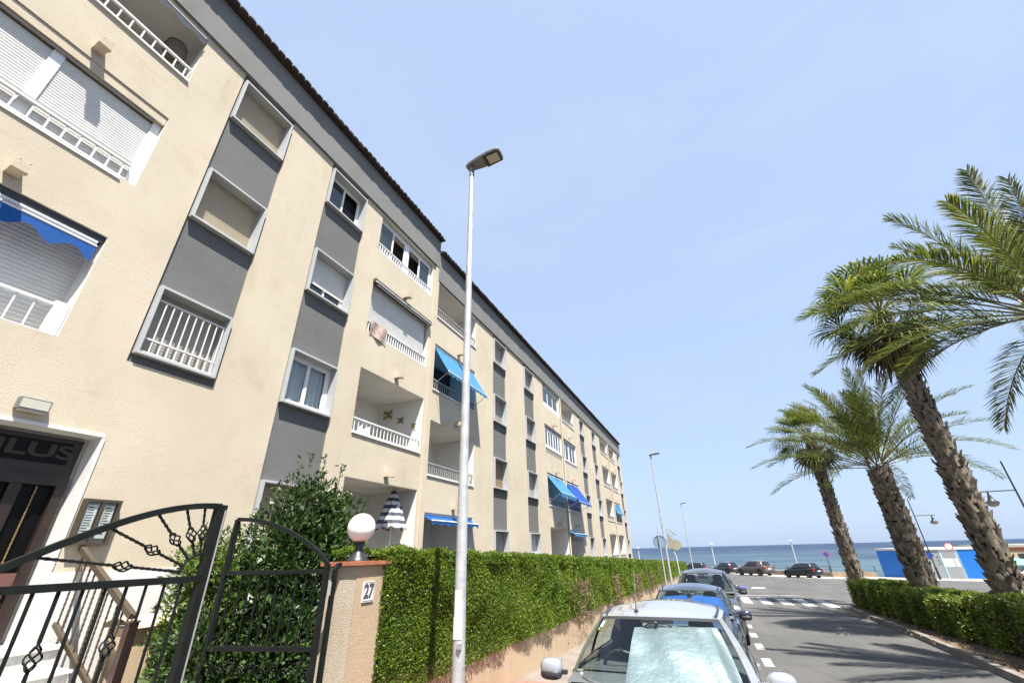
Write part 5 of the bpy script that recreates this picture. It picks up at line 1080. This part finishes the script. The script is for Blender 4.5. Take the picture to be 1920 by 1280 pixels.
# promenade lanterns
def lantern(x, y, zt, za, sgn, label, L=1.55):
    g = gz(y); t = thing('promenade_lamp', (x, y, g), label, 'street lamp', 'black promenade lamps'); MB().tube([(x, y, g), (x, y, g + 1.0), (x, y, g + 1.05), (x, y, zt)], [.09, .085, .055, .04], 10).build('pole', M['black'], t, 40)
    MB().tube([(x, y, za), (x + sgn*L, y, za)], .035, 8).build('arm', M['black'], t, 40); MB().tube([(x, y, zt - .25), (x + sgn*(L - .25), y, za + .03)], .010, 5).build('stay_wire', M['grey_metal'], t); xx = x + sgn*(L - .25)
    h = MB().lathe([(.04, -.02), (.05, -.18), (.10, -.28), (.12, -.42), (.20, -.52), (.34, -.62), (.33, -.64)], (xx, y, za), 20).build('lantern_hood', M['black'], t, 40); MB().lathe([(.30, -.645), (.27, -.75), (.16, -.84), (.001, -.87)], (xx, y, za), 20).build('lantern_glass', M['lamp_lens'], h, 50)
lantern(18.5, 56.0, 3.74, 2.2, 1, 'black promenade lantern post in front of the kiosk'); lantern(17.13, 36.0, 4.26, 2.58, -1, 'black promenade lantern post at the right edge, arm pointing left')
# pale lamps beyond the wall
M['palem'] = plain('pale_painted_pole', (.45, .46, .46), .5, var=.05)
for pxx, pyy, lb in ((1333, 1019, 'pale beach lamp rising behind the leftmost black car'), (1482, 1013, 'pale beach lamp rising between taupe and black cars'), (1196, 1026, 'pale beach lamp beside the end of the apartment block')):
    p = at_y(pxx, pyy, 96.); t = thing('beach_lamp', (p.x, p.y, -6.2), lb, 'street lamp', 'pale lamps on the beach'); MB().tube([(p.x, p.y, -6.2), (p.x, p.y, p.z)], [.10, .07], 10).build('pole', M['palem'], t, 40); MB().lathe([(.0001, .08), (.30, .05), (.34, -.02), (.08, -.06)], (p.x, p.y, p.z), 16).build('lamp_head', M['palem'], t, 40)
# signs
M['sred'] = plain('sign_red', (.50, .03, .03), .5, var=.06); M['sblue'] = plain('sign_blue', (.03, .10, .42), .5, var=.06); M['sback'] = plain('sky_tinted_sign_back', (.30, .40, .47), .35, .5, var=.08); M['sbeige'] = plain('weathered_sign_back', (.27, .25, .19), .7, var=.15)  # blue-grey of the round sign's back paints in reflected sky
def disc(m, c, r, d, y0, y1, n=28): # disc facing -y
    return m.lathe([(r, y0), (r, y1)], c, n, 'y')
def road_sign(px_base, y, zc, r, kind, label):
    p = at_y(*px_base, y); g = gz(y); t = thing('road_sign', (p.x, y, g), label, 'road sign'); MB().tube([(p.x, y + .04, g), (p.x, y + .04, zc + r*.8)], .03, 8).build('pole', M['galv'] if kind != 'nopark' else M['railm'], t, 40)
    pl = disc(MB(), (p.x, y, zc), r, 0, -.012, .0).build('plate', M['sred'], t, 30)
    if kind == 'novehicles': disc(MB(), (p.x, y, zc), r*.78, 0, -.018, -.0125).build('plate_centre', M['paper'], pl, 30)
    else:
        disc(MB(), (p.x, y, zc), r*.8, 0, -.018, -.0125).build('plate_centre', M['sblue'], pl, 30); m = MB()
        m.tube([(p.x - r*.62, y - .022, zc + r*.62), (p.x + r*.62, y - .022, zc - r*.62)], .03, 4, flat=.1); m.tube([(p.x - r*.62, y - .0235, zc - r*.62), (p.x + r*.62, y - .0235, zc + r*.62)], .03, 4, flat=.1); m.build('cross_bars', M['sred'], pl)
    return t
p = at_y(1778, 1024, 53.5); road_sign((1806, 1088), 53.5, p.z, .31, 'novehicles', 'round red rimmed sign with blank centre in front of the kiosk')
p = at_y(1554, 1038, 58.3); road_sign((1563, 1084), 58.3, p.z, .27, 'nopark', 'round red and blue no stopping sign beside the sea wall')
p = at_y(1237, 1016, 26.0); g = gz(26); t = thing('road_sign', (p.x, 26, g), 'back of a round sign on a tall pole above the hedge', 'road sign')
MB().tube([(p.x, 25.9, g), (p.x, 25.9, p.z + .75)], [.05, .025], 10).build('pole', M['galv'], t, 40); pl = disc(MB(), (p.x, 26, p.z), .33, 0, -.02, .02).build('plate', M['sback'], t, 30); MB().tube([(p.x + .32*math.cos(a), 25.975, p.z + .32*math.sin(a)) for a in [2*math.pi*k/32 for k in range(33)]], .014, 5).build('rim', M['sblue'], pl)  # blue ring paints in the shading round the plate edge
b0, bend, c0 = at_y(1276, 1078, 34), at_y(1268, 1042, 34), at_y(1257, 1018, 34); g = gz(34); t = thing('traffic_mirror', (b0.x, 34, g), 'weathered sign backs on a bent pole beside the second street lamp', 'traffic mirror')
MB().tube([(b0.x, 34, g), (bend.x, 34, bend.z), (c0.x, 34, c0.z - .2), (c0.x, 34, c0.z + .6)], .035, 8).build('bent_pole', M['palem'], t, 40); MB().box(c0.x - .20, c0.x + .20, 33.9, 33.94, c0.z - .33, c0.z + .33).build('plate', M['sbeige'], t); disc(MB(), (c0.x + .35, 34, c0.z - .1), .33, 0, -.05, .05).build('mirror_shell', M['sbeige'], t, 40)
MB().tube([(c0.x - .1, 33.92, c0.z + .42), (c0.x - .12, 33.92, c0.z + .95), (c0.x + .48, 33.92, c0.z + .50), (c0.x - .1, 33.92, c0.z + .42)], .05, 4).build('triangle_plate', M['sbeige'], t)
# beach building, sunshade umbrella
M['tan'] = stucco('tan_render', (.36, .30, .23), grain=20, bstr=.2); M['green'] = plain('green_parasol', (.14, .40, .27), .8, var=.08)
tb = thing('beach_building', (36, 80, -3.6), 'flat roofed tan building on the shore at the right edge', 'building'); B(31.2, 48, 76, 84, -4.2, -.9).build('wall', M['tan'], tb); B(31.0, 48.2, 75.8, 84.2, -.899, -.62).build('roof', M['paving'], tb); B(31.3, 48, 75.96, 75.999, -1.3, -1.05).build('brick_band', M['terracotta'], tb)
for x in (33.4, 36.2, 39): B(x, x + 1.2, 75.95, 75.999, -3.0, -1.6).build('window', M['pane'], tb)
p = at_y(1905, 1046, 48.); gp_ = thing('green_parasol', (p.x, 48, gz(48)), 'pale green parasol behind the white car at the right edge', 'parasol'); MB().lathe([(.001, .02), (.5, -.08), (1.1, -.30), (1.5, -.52), (1.48, -.55)], p, 24).build('canopy', M['green'], gp_, 40); MB().tube([(p.x, 48, gz(48)), p], .03, 8).build('pole', M['white_metal'], gp_)
